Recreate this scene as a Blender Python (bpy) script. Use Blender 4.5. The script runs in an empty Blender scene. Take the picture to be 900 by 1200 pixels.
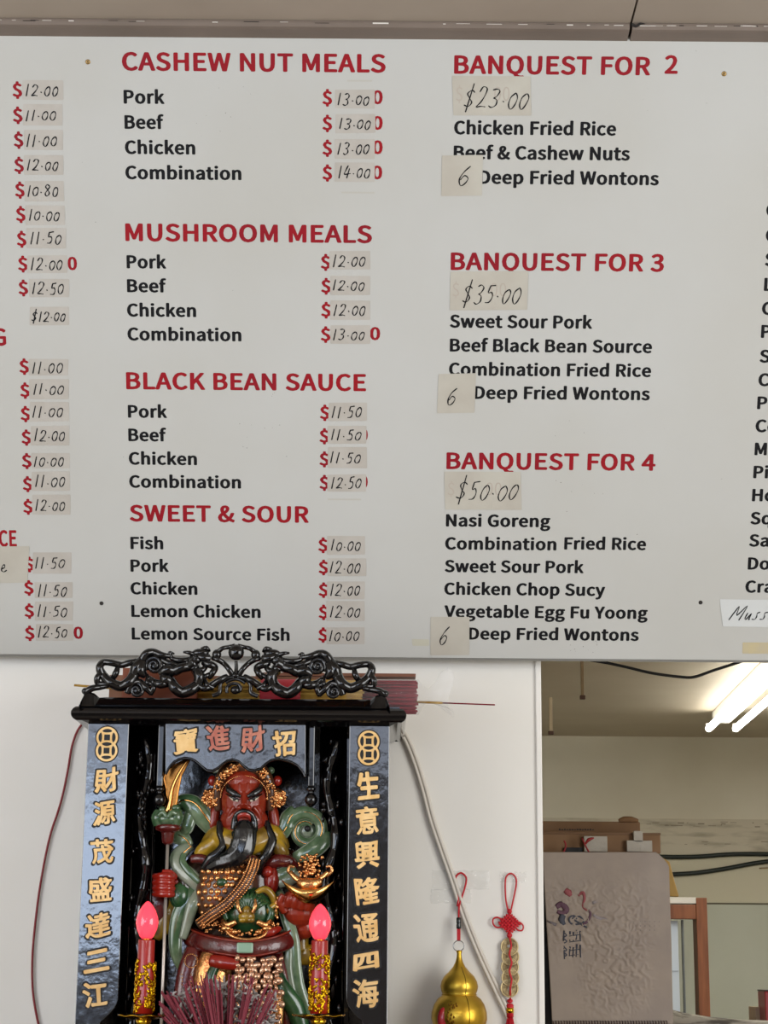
import bpy, bmesh, math, random, json
from mathutils import Vector, Matrix, noise
random.seed(7)
R = math.radians
S = bpy.context.scene
COL = S.collection
# ------------------------------------------------------------------ camera
FPX = 2200.0
CAM = Vector((0, -3.67, 1.55)); PITCH = R(13.5); ROLL = R(0.47)
cf = Vector((0, math.cos(PITCH), math.sin(PITCH)))
cu0 = Vector((0, -math.sin(PITCH), math.cos(PITCH))); cr0 = Vector((1, 0, 0))
cr = cr0*math.cos(ROLL) + cu0*math.sin(ROLL)
cu = -cr0*math.sin(ROLL) + cu0*math.cos(ROLL)
cd = bpy.data.cameras.new('camera'); cam = bpy.data.objects.new('camera', cd); COL.objects.link(cam)
cd.sensor_fit = 'HORIZONTAL'; cd.sensor_width = 36; cd.lens = 36*FPX/900; cd.clip_start = .05
M = Matrix((cr, cu, -cf)).transposed().to_4x4(); M.translation = CAM
cam.matrix_world = M
S.camera = cam
# ------------------------------------------------------------------ world, lights, exposure
S.view_settings.view_transform = 'Standard'; S.view_settings.look = 'None'
S.view_settings.gamma = 1; S.view_settings.use_curve_mapping = False
S.view_settings.exposure = 0.0
W = bpy.data.worlds.new('shop_daylight'); S.world = W; W.use_nodes = True
bg = W.node_tree.nodes['Background']; bg.inputs[0].default_value = (1.0, .96, .90, 1); bg.inputs[1].default_value = 0.92

def area(name, loc, sx, sy, rot, power, color):
    l = bpy.data.lights.new(name, 'AREA'); l.shape = 'RECTANGLE'; l.size = sx; l.size_y = sy
    l.energy = power; l.color = color
    o = bpy.data.objects.new(name, l); COL.objects.link(o); o.location = loc; o.rotation_euler = rot
    return o
# shop-front window behind the photographer, then added fill lights
area('window_and_fill_light', (-1.85, -6.9, 2.03), 2.0, .86, (R(90), 0, 0), 42, (.62, .76, 1.0))
area('window_and_fill_light', (-.9, -6.9, 2.74), 3.8, .4, (R(90), 0, 0), 15, (.70, .80, 1.0))
area('window_and_fill_light', (-2.6, -3.3, 1.9), 1.9, 3.2, (R(90), R(90), R(90)), 88, (.93, .96, 1.0)).rotation_euler = (0, R(-90), 0)  # unseen fill added on the left to brighten board and wall
area('window_and_fill_light', (2.6, -3.3, 1.9), 1.9, 3.2, (0, R(90), 0), 130, (.95, .965, .97))  # unseen fill added on the right, no window known there
area('overhead_fill_light', (.0, -4.6, 3.15), 1.4, .5, (0, 0, 0), 30, (1, .95, .86))  # overhead fill added for the closed room, not a known lamp
# unseen light added to brighten the back room
area('back_room_fill', (2.35, 2.6, 2.5), .5, 1.4, (0, 0, 0), 40, (1, .96, .88))

# ------------------------------------------------------------------ pixel helpers
def ray(px, py): return cf + cr*((px-450)/FPX) - cu*((py-600)/FPX)
def P(px, py, y):
    d = ray(px, py); t = (y-CAM.y)/d.y
    return CAM + d*t
def PZ(px, py, z):
    d = ray(px, py); t = (z-CAM.z)/d.z
    return CAM + d*t
TILT = R(27)
BY = Vector((0, -math.sin(TILT), math.cos(TILT))); BN = Vector((0, -math.cos(TILT), -math.sin(TILT)))
B0 = P(450, 770.5, -.045); B0 = Vector((0, B0.y, B0.z))
def BP(px, py):
    d = ray(px, py); t = (B0-CAM).dot(BN)/d.dot(BN); p = CAM+d*t-B0
    return p.x, p.dot(BY)
def BW(u, v, lift=0.0): return B0 + Vector((u, 0, 0)) + BY*v + BN*lift
BTOP = BP(450, 43)[1]

# ------------------------------------------------------------------ object helpers
def tagp(o, label=None, cat=None, group=None, kind=None):
    if label: o['label'] = label
    if cat: o['category'] = cat
    if group: o['group'] = group
    if kind: o['kind'] = kind
    return o
def empty(name, loc, label=None, cat=None, group=None, kind=None):
    o = bpy.data.objects.new(name, None); COL.objects.link(o); o.location = loc; o.empty_display_size = .02
    return tagp(o, label, cat, group, kind)
def wloc(o):
    v = Vector(o.location)
    while o.parent: o = o.parent; v += Vector(o.location)
    return v
def link(name, me, m, parent=None, smooth=False):
    """mesh in world coordinates -> object (child of parent, origin at the parent's)"""
    if parent is not None:
        me.transform(Matrix.Translation(-wloc(parent)))
        loc = Vector((0, 0, 0))
    else:
        co = [v.co for v in me.vertices]
        loc = Vector((sum(c.x for c in co)/len(co), sum(c.y for c in co)/len(co), min(c.z for c in co)))
        me.transform(Matrix.Translation(-loc))
    if smooth:
        me.polygons.foreach_set('use_smooth', [True]*len(me.polygons))
    if m: me.materials.append(m)
    o = bpy.data.objects.new(name, me); COL.objects.link(o); o.parent = parent; o.location = loc
    return o
class MB:
    def __init__(s): s.v = []; s.f = []
    def add(s, v, f):
        n = len(s.v); s.v += [Vector(p) for p in v]; s.f += [tuple(i+n for i in q) for q in f]; return s
    def box(s, x0, y0, z0, x1, y1, z1):
        v = [(x0,y0,z0),(x1,y0,z0),(x1,y1,z0),(x0,y1,z0),(x0,y0,z1),(x1,y0,z1),(x1,y1,z1),(x0,y1,z1)]
        return s.add(v, [(0,3,2,1),(4,5,6,7),(0,1,5,4),(1,2,6,5),(2,3,7,6),(3,0,4,7)])
    def quadbox(s, pts, d):
        """four corner points (facing viewer) extruded by vector d"""
        v = [Vector(p) for p in pts]; w = [p+d for p in v]; n = len(v)
        return s.add(v+w, [tuple(range(n)), tuple(range(2*n-1, n-1, -1))]+[(i, i+n, (i+1) % n+n, (i+1) % n) for i in range(n)])
    def lathe(s, prof, c, seg=32, axis='z'):
        vs = []; fs = []
        for r, h in prof:
            for k in range(seg):
                a = 2*math.pi*k/seg
                p = (r*math.cos(a), r*math.sin(a), h) if axis == 'z' else ((h, r*math.cos(a), r*math.sin(a)) if axis == 'x' else (r*math.cos(a), h, -r*math.sin(a)))
                vs.append(Vector(c)+Vector(p))
        for i in range(len(prof)-1):
            for k in range(seg):
                a, b = i*seg+k, i*seg+(k+1) % seg
                fs.append((a, b, b+seg, a+seg))
        fs.append(tuple(range(seg-1, -1, -1))); fs.append(tuple(range((len(prof)-1)*seg, len(prof)*seg)))
        return s.add(vs, fs)
    def ell(s, c, r, seg=14, rings=9, rot=None):
        c = Vector(c); vs = [];
        if not hasattr(r, '__len__'): r = (r, r, r)
        for i in range(rings+1):
            t = math.pi*i/rings
            for k in range(seg):
                a = 2*math.pi*k/seg
                p = Vector((r[0]*math.sin(t)*math.cos(a), r[1]*math.sin(t)*math.sin(a), r[2]*math.cos(t)))
                if rot is not None: p = rot @ p
                vs.append(c+p)
        fs = []
        for i in range(rings):
            for k in range(seg):
                a, b = i*seg+k, i*seg+(k+1) % seg
                if i == 0: fs.append((i*seg, b+seg, a+seg)[::-1]) if False else fs.append((a+seg, b+seg, 0))
                elif i == rings-1: fs.append((a, (rings)*seg, b))
                else: fs.append((a, a+seg, b+seg, b))
        return s.add(vs, fs)
    def tube(s, pts, rad, seg=8, smooth=True, flat=1.0, closed=False, flataxis=Vector((0, 1, 0))):
        pts = [Vector(p) for p in pts]
        rads = list(rad) if hasattr(rad, '__len__') else [rad]*len(pts)
        if smooth and len(pts) > 2: pts, rads = catmull(pts, rads, closed=closed)
        vs = []; n = len(pts); fs = []
        for i, p in enumerate(pts):
            if closed: t = pts[(i+1) % n]-pts[i-1]
            else: t = pts[min(i+1, n-1)]-pts[max(i-1, 0)]
            if t.length < 1e-9: t = Vector((0, 0, 1))
            t.normalize()
            a = t.cross(flataxis)
            if a.length < .05: a = t.cross(Vector((1, 0, .1)))
            a.normalize(); b = t.cross(a).normalized()
            for k in range(seg):
                g = 2*math.pi*k/seg
                vs.append(p + a*(rads[i]*math.cos(g)) + b*(rads[i]*flat*math.sin(g)))
        m = n if closed else n-1
        for i in range(m):
            for k in range(seg):
                a_, b_ = i*seg+k, i*seg+(k+1) % seg; j = ((i+1) % n)*seg-i*seg
                fs.append((a_, b_, b_+j, a_+j))
        if not closed:
            fs.append(tuple(range(seg-1, -1, -1))); fs.append(tuple(range((n-1)*seg, n*seg)))
        return s.add(vs, fs)
    def mesh(s, name='m'):
        me = bpy.data.meshes.new(name); me.from_pydata(s.v, [], s.f); me.validate(); me.update()
        bm = bmesh.new(); bm.from_mesh(me)
        bmesh.ops.recalc_face_normals(bm, faces=bm.faces); bm.to_mesh(me); bm.free()
        return me
    def put(s, name, m, parent=None, smooth=False, bevel=0, voxel=0, sub=0, sm=0):
        o = link(name, s.mesh(name), m, parent, smooth or voxel > 0)
        if bevel:
            b = o.modifiers.new('b', 'BEVEL'); b.width = bevel; b.segments = 2; b.limit_method = 'ANGLE'; b.angle_limit = R(40)
        if voxel:
            r = o.modifiers.new('r', 'REMESH'); r.mode = 'VOXEL'; r.voxel_size = voxel; r.use_smooth_shade = True
            if sm:
                q = o.modifiers.new('s', 'SMOOTH'); q.iterations = sm; q.factor = .6
        return o
def catmull(pts, rads, closed=False, step=5):
    n = len(pts); op = []; orr = []
    m = n if closed else n-1
    for i in range(m):
        if closed: p0, p1, p2, p3 = pts[i-1], pts[i], pts[(i+1) % n], pts[(i+2) % n]; r1, r2 = rads[i], rads[(i+1) % n]
        else: p0, p1, p2, p3 = pts[max(i-1, 0)], pts[i], pts[i+1], pts[min(i+2, n-1)]; r1, r2 = rads[i], rads[i+1]
        for k in range(step):
            t = k/step
            op.append(.5*((2*p1)+(p2-p0)*t+(2*p0-5*p1+4*p2-p3)*t*t+(3*p1-p0-3*p2+p3)*t**3)); orr.append(r1+(r2-r1)*t)
    if not closed: op.append(pts[-1]); orr.append(rads[-1])
    return op, orr

# ------------------------------------------------------------------ materials
def srgb(c):
    return tuple(((x/255)/12.92 if x/255 <= .04045 else ((x/255+.055)/1.055)**2.4) for x in c)
MATS = {}
def mat(name, rgb, rough=.5, metal=0, bump=0, bscale=60, detail=3, coat=0, var=0, vscale=8, rgb2=None, emit=0, spec=.5, alpha=1, stretch=(1,1,1), trans=0, ior=1.45, vcontrast=(.35,.65), bdist=.002):
    if name in MATS: return MATS[name]
    m = bpy.data.materials.new(name); m.use_nodes = True; nt = m.node_tree; b = nt.nodes['Principled BSDF']
    c = srgb(rgb)+(1,)
    b.inputs['Base Color'].default_value = c; b.inputs['Roughness'].default_value = rough; b.inputs['Metallic'].default_value = metal
    b.inputs['Coat Weight'].default_value = coat; b.inputs['Coat Roughness'].default_value = .06
    b.inputs['Specular IOR Level'].default_value = spec; b.inputs['IOR'].default_value = ior
    b.inputs['Alpha'].default_value = alpha; b.inputs['Transmission Weight'].default_value = trans
    tc = nt.nodes.new('ShaderNodeTexCoord'); mp = nt.nodes.new('ShaderNodeMapping'); mp.inputs['Scale'].default_value = stretch
    nt.links.new(tc.outputs['Object'], mp.inputs[0])
    if bump:
        n = nt.nodes.new('ShaderNodeTexNoise'); n.inputs['Scale'].default_value = bscale; n.inputs['Detail'].default_value = detail
        nt.links.new(mp.outputs[0], n.inputs['Vector'])
        bp = nt.nodes.new('ShaderNodeBump'); bp.inputs['Strength'].default_value = bump; bp.inputs['Distance'].default_value = bdist
        nt.links.new(n.outputs[0], bp.inputs['Height']); nt.links.new(bp.outputs[0], b.inputs['Normal'])
        nt.links.new(bp.outputs[0], b.inputs['Coat Normal'])
    if rgb2 is not None:
        n2 = nt.nodes.new('ShaderNodeTexNoise'); n2.inputs['Scale'].default_value = vscale; n2.inputs['Detail'].default_value = 4
        nt.links.new(mp.outputs[0], n2.inputs['Vector'])
        rp = nt.nodes.new('ShaderNodeValToRGB'); rp.color_ramp.elements[0].position = vcontrast[0]; rp.color_ramp.elements[1].position = vcontrast[1]
        rp.color_ramp.elements[0].color = c; rp.color_ramp.elements[1].color = srgb(rgb2)+(1,)
        nt.links.new(n2.outputs[0], rp.inputs[0]); nt.links.new(rp.outputs[0], b.inputs['Base Color'])
    if emit:
        b.inputs['Emission Color'].default_value = c; b.inputs['Emission Strength'].default_value = emit
    MATS[name] = m
    return m
m_wall = mat('wall_paint', (234,231,224), .42, bump=.15, bscale=14, rgb2=(228,224,215), vscale=2)
m_ceil = mat('ceiling_panel', (166,153,139), .6, rgb2=(154,141,127), vscale=2.2, bump=.1, bscale=20)
m_trim = mat('painted_trim', (122,109,99), .5, rgb2=(112,100,90), vscale=5, bump=.2, bscale=40)  # darkened: the shadow above the board is put into this colour
m_dirt = mat('dark_gap', (38,34,32), .8)
m_floor = mat('floor_vinyl', (140,130,118), .5, rgb2=(120,110,100))
m_board = mat('board_face', (190,190,186), .36, rgb2=(186,185,179), vscale=2.5, bump=.05, bscale=5)
m_boardedge = mat('board_edge', (120,118,112), .5)
m_red = mat('print_red', (150,10,24), .6, rgb2=(136,12,30), vscale=6, spec=.3)
m_blk = mat('print_black', (14,14,17), .6, spec=.25)
m_ink = mat('marker_ink', (20,21,25), .6, spec=.25)
m_stick = mat('price_tape', (184,179,171), .4, rgb2=(177,171,162), vscale=25)
m_note = mat('paper_note', (186,182,170), .5, rgb2=(178,172,160), vscale=14)
m_notew = mat('paper_note_white', (202,204,202), .5)
m_tapey = mat('aged_tape', (192,178,140), .4, rgb2=(184,174,150), vscale=30)
m_ghost = mat('ghost_print', (172,158,150), .5)
m_ghost2 = mat('ghost_print_note', (176,166,154), .5)
m_brass = mat('screw_brass', (170,140,90), .35, metal=.8)
m_dark = mat('screw_dark', (40,34,30), .5)
m_lacq = mat('black_lacquer', (22,20,22), .16, bump=.5, bscale=55, coat=.6, bdist=.0015)
m_lacqs = mat('black_lacquer_smooth', (7,6,7), .1, bump=.12, bscale=30, coat=.3)
m_lacqp = mat('black_lacquer_panel', (8,7,9), .16, bump=.42, bscale=60, detail=4, coat=1, spec=.85, bdist=.001, stretch=(1,1,.8))
m_chgold = mat('gold_leaf_character', (232,196,136), .45, metal=.1, rgb2=(216,172,104), vscale=40, bump=.3, bscale=150)
m_chred = mat('reddish_character', (160,84,70), .4, metal=.25, rgb2=(190,124,100), vscale=40)  # redder tone for the two middle header characters
m_black = mat('black_outline', (12,11,12), .5)

# ------------------------------------------------------------------ text helpers
TXT = {}
GLY = json.loads(r'''{"$":[194,[[87,-43,110,-43,110,-4,142,8,163,31,171,64,154,111,116,137,78,158,61,190,66,210,80,223,101,228,127,222,148,206,166,224,142,244,110,254,110,293,87,293,87,253,57,242,38,220,30,188,59,136,111,106,140,62,135,41,120,27,96,22,63,30,35,48,20,26,50,6,87,-4]]],"&":[238,[[91,-5,132,3,165,25,195,6,224,-5,232,22,209,31,184,47,211,90,229,138,199,138,184,97,163,63,128,96,98,135,126,156,147,181,156,211,150,237,133,255,105,261,74,253,54,232,47,201,51,172,63,141,38,121,20,97,13,67,23,30,50,5],[144,42,120,27,95,21,69,27,51,43,44,68,53,95,76,118,107,78],[86,156,77,179,74,201,78,220,89,234,106,239,120,235,127,224,130,210,124,189,108,172]]],".":[97,[[49,-5,65,2,72,20,65,37,49,44,32,37,26,20,32,2]]],"0":[194,[[97,-5,140,10,167,55,177,129,167,203,140,247,97,261,55,247,27,203,18,129,27,55,55,10],[97,21,72,33,55,68,48,129,55,190,72,225,97,236,123,225,140,190,146,129,140,68,123,33]]],"1":[194,[[31,0,172,0,172,27,120,27,120,257,96,257,72,246,42,238,42,218,88,218,88,27,31,27]]],"2":[194,[[15,0,177,0,177,28,106,28,64,25,117,81,152,134,165,186,155,226,129,252,90,261,60,257,36,244,14,224,33,206,57,227,86,235,112,229,128,211,133,185,120,138,82,83,15,19]]],"3":[194,[[92,-5,134,4,163,29,175,69,167,100,148,121,120,134,120,136,144,149,160,169,166,197,156,232,130,254,91,261,52,253,20,231,37,210,61,228,90,235,113,230,128,216,133,195,127,170,104,152,62,146,62,121,109,115,135,97,142,70,135,44,117,28,90,22,64,26,43,37,27,51,10,31,30,13,57,0]]],"4":[194,[[119,0,149,0,149,71,183,71,183,96,149,96,149,257,114,257,7,92,7,71,119,71],[119,96,40,96,99,184,119,222,121,222,119,175]]],"7":[194,[[69,0,103,0,111,89,133,164,178,237,178,257,17,257,17,229,142,229,102,160,79,87]]],"A":[213,[[1,0,34,0,59,78,153,78,177,0,211,0,124,257,88,257],[67,104,79,144,105,230,106,230,132,144,145,104]]],"B":[230,[[35,0,117,0,168,8,202,33,214,75,208,105,189,126,162,137,162,138,183,150,195,170,200,194,188,230,157,250,111,257,35,257],[68,148,68,231,107,231,141,227,161,214,168,190,161,167,141,153,106,148],[68,26,68,123,112,123,151,118,174,102,182,76,174,48,150,31,112,26]]],"C":[223,[[132,-5,163,0,189,12,211,32,193,53,166,32,133,24,91,37,63,73,54,129,64,185,92,220,134,233,164,226,187,209,204,230,187,245,163,257,134,261,89,252,53,226,29,184,20,128,29,72,52,31,88,4]]],"D":[241,[[35,0,101,0,152,9,190,34,212,75,220,129,212,184,189,224,152,248,99,257,35,257],[68,27,68,230,97,230,147,219,177,184,187,129,177,74,147,39,97,27]]],"E":[206,[[35,0,187,0,187,28,68,28,68,121,165,121,165,149,68,149,68,229,183,229,183,257,35,257]]],"F":[193,[[35,0,68,0,68,115,166,115,166,143,68,143,68,229,183,229,183,257,35,257]]],"G":[241,[[136,-5,168,-1,195,10,215,25,215,133,131,133,131,106,186,106,186,39,165,28,139,24,93,37,64,73,54,129,64,185,94,220,139,233,171,226,194,209,212,230,194,245,170,256,138,261,91,252,54,226,29,184,20,128,29,72,53,31,90,4]]],"H":[255,[[35,0,68,0,68,121,187,121,187,0,220,0,220,257,187,257,187,149,68,149,68,257,35,257]]],"K":[226,[[35,0,68,0,68,81,112,134,189,0,225,0,132,159,213,257,176,257,68,128,68,128,68,257,35,257]]],"L":[190,[[35,0,180,0,180,28,68,28,68,257,35,257]]],"M":[284,[[35,0,64,0,64,142,60,218,62,218,82,159,131,26,153,26,201,159,222,218,223,218,219,142,219,0,249,0,249,257,210,257,161,119,143,66,142,66,123,119,74,257,35,257]]],"N":[253,[[35,0,66,0,66,135,62,215,63,215,91,162,185,0,218,0,218,257,187,257,187,123,192,42,190,42,162,95,68,257,35,257]]],"O":[260,[[130,-5,174,5,209,31,231,74,239,129,231,185,209,226,174,252,130,261,86,252,51,226,28,185,20,129,28,74,51,31,86,5],[130,24,90,37,63,73,54,129,63,185,90,220,130,233,170,220,197,185,206,129,197,73,170,37]]],"P":[222,[[35,0,68,0,68,102,110,102,160,111,192,137,204,181,192,226,159,250,109,257,35,257],[68,129,68,230,104,230,142,226,165,211,172,181,165,151,143,134,106,129]]],"Q":[260,[[130,22,90,36,63,72,54,129,63,185,90,220,130,233,170,220,197,185,206,129,197,72,170,36],[208,-64,230,-63,245,-58,239,-34,212,-37,186,-34,164,-22,149,-3,196,19,228,64,239,129,231,185,209,226,174,252,130,261,86,252,51,226,28,185,20,129,32,63,65,18,114,-4,134,-35,166,-56]]],"R":[222,[[68,135,68,230,111,230,145,226,166,212,173,185,166,157,145,140,111,135],[176,0,213,0,147,112,178,126,198,150,205,185,194,227,162,250,116,257,35,257,35,0,68,0,68,109,114,109]]],"S":[209,[[106,-5,153,5,183,31,194,68,187,100,168,122,141,137,104,153,84,162,68,175,62,196,68,215,84,228,110,233,142,226,168,209,185,230,152,252,110,261,68,252,39,228,29,193,37,162,57,141,81,127,118,111,140,101,155,87,161,65,154,44,136,29,107,24,68,33,36,56,17,33,42,13,72,0]]],"T":[210,[[89,0,121,0,121,229,199,229,199,257,11,257,11,229,89,229]]],"U":[252,[[126,-5,163,1,192,20,211,54,218,106,218,257,187,257,187,105,179,57,157,31,126,24,96,31,75,57,67,105,67,257,34,257,34,106,41,54,61,20,90,1]]],"V":[201,[[82,0,120,0,201,257,168,257,127,118,102,33,101,33,76,118,34,257,0,257]]],"W":[307,[[63,0,102,0,140,155,153,213,154,213,167,155,206,0,245,0,298,257,267,257,239,117,225,34,223,34,205,117,169,257,140,257,104,117,86,34,85,34,69,117,42,257,9,257]]],"Y":[186,[[77,0,109,0,109,99,186,257,153,257,120,184,94,128,92,128,67,184,34,257,0,257,77,99]]],"a":[197,[[76,-5,109,3,139,23,140,23,143,0,169,0,169,117,162,158,141,185,103,195,61,187,29,170,41,148,67,162,98,168,122,161,134,144,137,120,71,107,33,84,21,49,28,20,47,2],[85,21,68,24,56,34,51,51,59,73,87,89,137,99,137,46,111,28]]],"b":[216,[[116,-5,157,8,187,42,199,98,190,149,164,183,123,195,92,187,63,168,64,202,64,279,32,279,32,0,58,0,61,20,62,20,89,2],[111,22,89,27,64,42,64,142,90,161,115,168,144,159,160,135,165,98,158,57,139,31]]],"c":[179,[[107,-5,140,2,169,19,155,41,134,28,110,22,79,31,59,57,51,95,59,133,80,159,111,168,131,164,149,152,165,173,142,188,110,195,64,183,31,149,18,95,30,41,62,7]]],"d":[217,[[97,-5,129,3,155,22,156,22,159,0,185,0,185,279,153,279,153,206,154,173,130,189,101,195,60,183,30,148,19,95,28,41,55,7],[104,22,76,31,58,56,51,95,59,133,79,159,106,168,130,163,153,148,153,48,129,29]]],"e":[194,[[109,-5,144,1,172,15,160,36,138,25,113,21,81,29,59,52,50,88,178,88,179,106,170,153,145,184,103,195,62,183,31,148,18,95,31,41,63,7],[49,110,59,142,79,163,104,169,129,163,146,143,151,110]]],"f":[114,[[12,164,37,164,37,0,69,0,69,164,110,164,110,190,69,190,69,220,72,241,81,253,96,258,118,252,125,277,110,282,93,283,62,276,43,254,37,221,37,190,12,188]]],"g":[197,[[96,-88,147,-78,181,-54,193,-22,185,4,163,19,126,23,89,23,69,26,59,33,56,44,59,57,68,67,82,62,96,60,131,68,156,91,166,126,161,149,150,166,189,166,189,190,123,190,96,195,61,187,35,163,25,127,33,97,50,76,50,75,35,60,29,39,34,20,46,8,46,6,25,-13,18,-37,28,-64,55,-82],[96,82,76,87,61,103,56,127,61,151,76,166,96,172,117,166,131,151,137,127,131,103,116,87],[101,-65,71,-61,52,-50,46,-32,50,-16,65,0,90,-3,123,-3,144,-5,157,-13,161,-27,154,-46,133,-60]]],"h":[213,[[32,0,64,0,64,138,90,160,116,167,137,162,149,145,152,116,152,0,184,0,184,120,178,161,159,186,126,195,91,186,63,163,64,202,64,279,32,279]]],"i":[96,[[32,0,64,0,64,190,32,190],[48,229,64,235,70,251,64,266,48,271,33,266,27,251,33,235]]],"k":[193,[[32,0,64,0,64,50,99,92,155,0,190,0,118,113,181,190,146,190,65,90,64,90,64,279,32,279]]],"l":[99,[[66,-5,84,-2,80,23,73,22,67,25,64,36,64,279,32,279,32,38,36,15,47,0]]],"m":[324,[[32,0,64,0,64,138,89,160,112,167,132,162,144,145,147,116,147,0,179,0,179,138,204,160,227,167,247,162,259,145,263,116,263,0,294,0,294,120,288,161,269,186,237,195,204,185,174,159,164,178,146,191,121,195,90,186,62,162,62,162,58,190,32,190]]],"n":[214,[[32,0,64,0,64,138,90,160,116,167,137,162,149,145,152,116,152,0,184,0,184,120,178,161,159,186,126,195,91,186,62,162,62,162,58,190,32,190]]],"o":[212,[[106,-5,150,7,182,41,194,95,182,149,150,183,106,195,63,183,31,149,18,95,31,41,63,7],[106,22,77,31,58,57,51,95,58,133,77,159,106,168,135,159,154,133,161,95,154,57,135,31]]],"p":[217,[[32,-80,64,-80,64,-16,63,18,90,1,116,-5,157,8,187,42,199,98,190,149,164,183,123,195,91,187,62,168,62,168,58,190,32,190],[111,22,89,27,64,42,64,142,91,161,115,168,144,159,160,135,165,98,158,57,139,31]]],"q":[217,[[153,-80,185,-80,185,190,159,190,156,172,155,172,130,189,101,195,60,183,30,148,19,95,28,41,55,7,97,-5,128,3,154,22,153,-13],[104,22,76,31,58,56,51,95,59,133,79,159,106,168,130,163,153,148,153,48,129,29]]],"r":[136,[[32,0,64,0,64,122,79,148,95,162,112,166,131,163,137,191,116,195,96,190,78,176,62,155,62,155,58,190,32,190]]],"s":[164,[[82,-5,120,3,143,24,151,52,142,81,120,98,93,110,73,118,58,128,52,143,56,156,68,166,88,170,111,165,131,153,146,173,120,189,87,195,52,188,29,168,22,141,30,115,51,97,77,86,98,78,114,66,120,50,116,35,104,24,83,20,53,27,27,43,11,22,43,3]]],"t":[132,[[92,-5,110,-2,127,2,121,27,99,21,82,26,72,38,70,58,70,164,121,164,121,190,70,190,70,244,43,244,40,190,9,188,9,164,38,164,38,59,43,25,60,3]]],"u":[213,[[88,-5,112,0,132,12,151,30,152,30,154,0,181,0,181,190,149,190,149,55,124,31,97,23,77,28,65,45,62,74,62,190,29,190,29,70,36,29,55,4]]],"w":[281,[[62,0,99,0,126,102,139,157,141,157,154,103,181,0,220,0,272,190,241,190,213,80,202,27,200,27,187,80,157,190,126,190,96,80,83,27,82,27,70,80,42,190,9,190]]],"y":[182,[[35,-82,68,-73,91,-50,106,-16,178,190,147,190,112,85,97,31,95,31,76,85,38,190,5,190,81,0,77,-15,67,-36,53,-50,34,-56,19,-53,13,-78]]]," ":[78,[]]}''')
GM = {}
def glyph_fill(ch):
    """filled polygons of one letter from its outline (units: 257 = cap height)"""
    if ch in GM: return GM[ch]
    c = bpy.data.curves.new('t', 'CURVE'); c.dimensions = '2D'; c.fill_mode = 'FRONT'
    for pts in GLY[ch][1]:
        sp = c.splines.new('POLY'); n = len(pts)//2; sp.points.add(n-1); sp.use_cyclic_u = True
        for i in range(n): sp.points[i].co = (pts[2*i]/257, pts[2*i+1]/257, 0, 1)
    o = bpy.data.objects.new('t', c); me = o.to_mesh()
    GM[ch] = ([(v.co.x, v.co.y) for v in me.vertices], [tuple(p.vertices) for p in me.polygons])
    o.to_mesh_clear(); bpy.data.objects.remove(o); bpy.data.curves.remove(c)
    return GM[ch]
def bold_text(s, rx, ry, track=.055):
    """string as overlapping shifted copies of each letter: a bold face; cap height = 1"""
    V = []; F = []; x = 0
    for ch in s:
        if ch != ' ':
            vs, fs = glyph_fill(ch)
            for i in range(9 if rx else 1):
                dx, dy = (0, 0) if i == 8 or not rx else (rx*math.cos(math.pi*i/4), ry*math.sin(math.pi*i/4))
                k = len(V); V += [Vector((a+x+dx, b*(1-2*ry)+ry+dy, i*.02)) for a, b in vs]; F += [tuple(j+k for j in f) for f in fs]
        x += GLY[ch][0]/257+track
    return V, F
def text_mesh(s, offset=0.02, res=3):
    """CJK text through the built-in font, in font units"""
    k = (s, offset)
    if k in TXT: return TXT[k]
    c = bpy.data.curves.new('t', 'FONT'); c.body = s; c.size = 1; c.offset = offset; c.resolution_u = res; c.fill_mode = 'FRONT'
    o = bpy.data.objects.new('t', c)
    me = o.to_mesh()
    vs = [Vector(v.co) for v in me.vertices]; fs = [tuple(p.vertices) for p in me.polygons]
    o.to_mesh_clear(); bpy.data.objects.remove(o); bpy.data.curves.remove(c)
    TXT[k] = (vs, fs); return TXT[k]
def bbox(vs):
    return min(v.x for v in vs), max(v.x for v in vs), min(v.y for v in vs), max(v.y for v in vs)
def flatmesh(vs, fs, fn, th):
    """flat text -> solid of thickness th, mapped by fn(x, y, lift)"""
    top = [fn(v.x, v.y, th) for v in vs]; bot = [fn(v.x, v.y, 0) for v in vs]
    mb = MB(); mb.v = top+bot; n = len(vs); ed = {}
    for f in fs:
        mb.f.append(f)
        for i in range(len(f)):
            a, b = f[i], f[(i+1) % len(f)]; ed[(a, b)] = 1
    for (a, b) in ed:
        if (b, a) not in ed: mb.f.append((b, a, a+n, b+n))
    me = bpy.data.meshes.new('text'); me.from_pydata([tuple(v) for v in mb.v], [], mb.f); me.update()
    return me
def glyph_bold(ch, r, n=8):
    vs, fs = text_mesh(ch, 0.0, 3); V = []; F = []
    b = bbox(vs); w = max(b[1]-b[0], b[3]-b[2])
    for i in range(n+1):
        dx, dy = (0, 0) if i == n else (r*math.cos(2*math.pi*i/n), .8*r*math.sin(2*math.pi*i/n))
        k = len(V); V += [Vector((v.x+dx, v.y+dy, i*1e-4)) for v in vs]; F += [tuple(j+k for j in f) for f in fs]
    return V, F


# ================================================================== ROOM
XW = P(633.5, 985, 0).x          # right end of the front wall
CEIL = BW(0, BTOP).z + .012
OPEN_TOP = 2.42
# front wall with pass-through opening on the right
mb = MB()
mb.box(-2.6, 0, 0, XW, .12, CEIL+.02)
mb.box(XW, 0, OPEN_TOP, 2.6, .12, CEIL+.02)
mb.box(2.2, 0, 0, 2.6, .12, OPEN_TOP)
mb.box(XW, 0, 0, 2.2, .12, .95)
wf = mb.put('wall_front', m_wall); wf['kind'] = 'structure'
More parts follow.
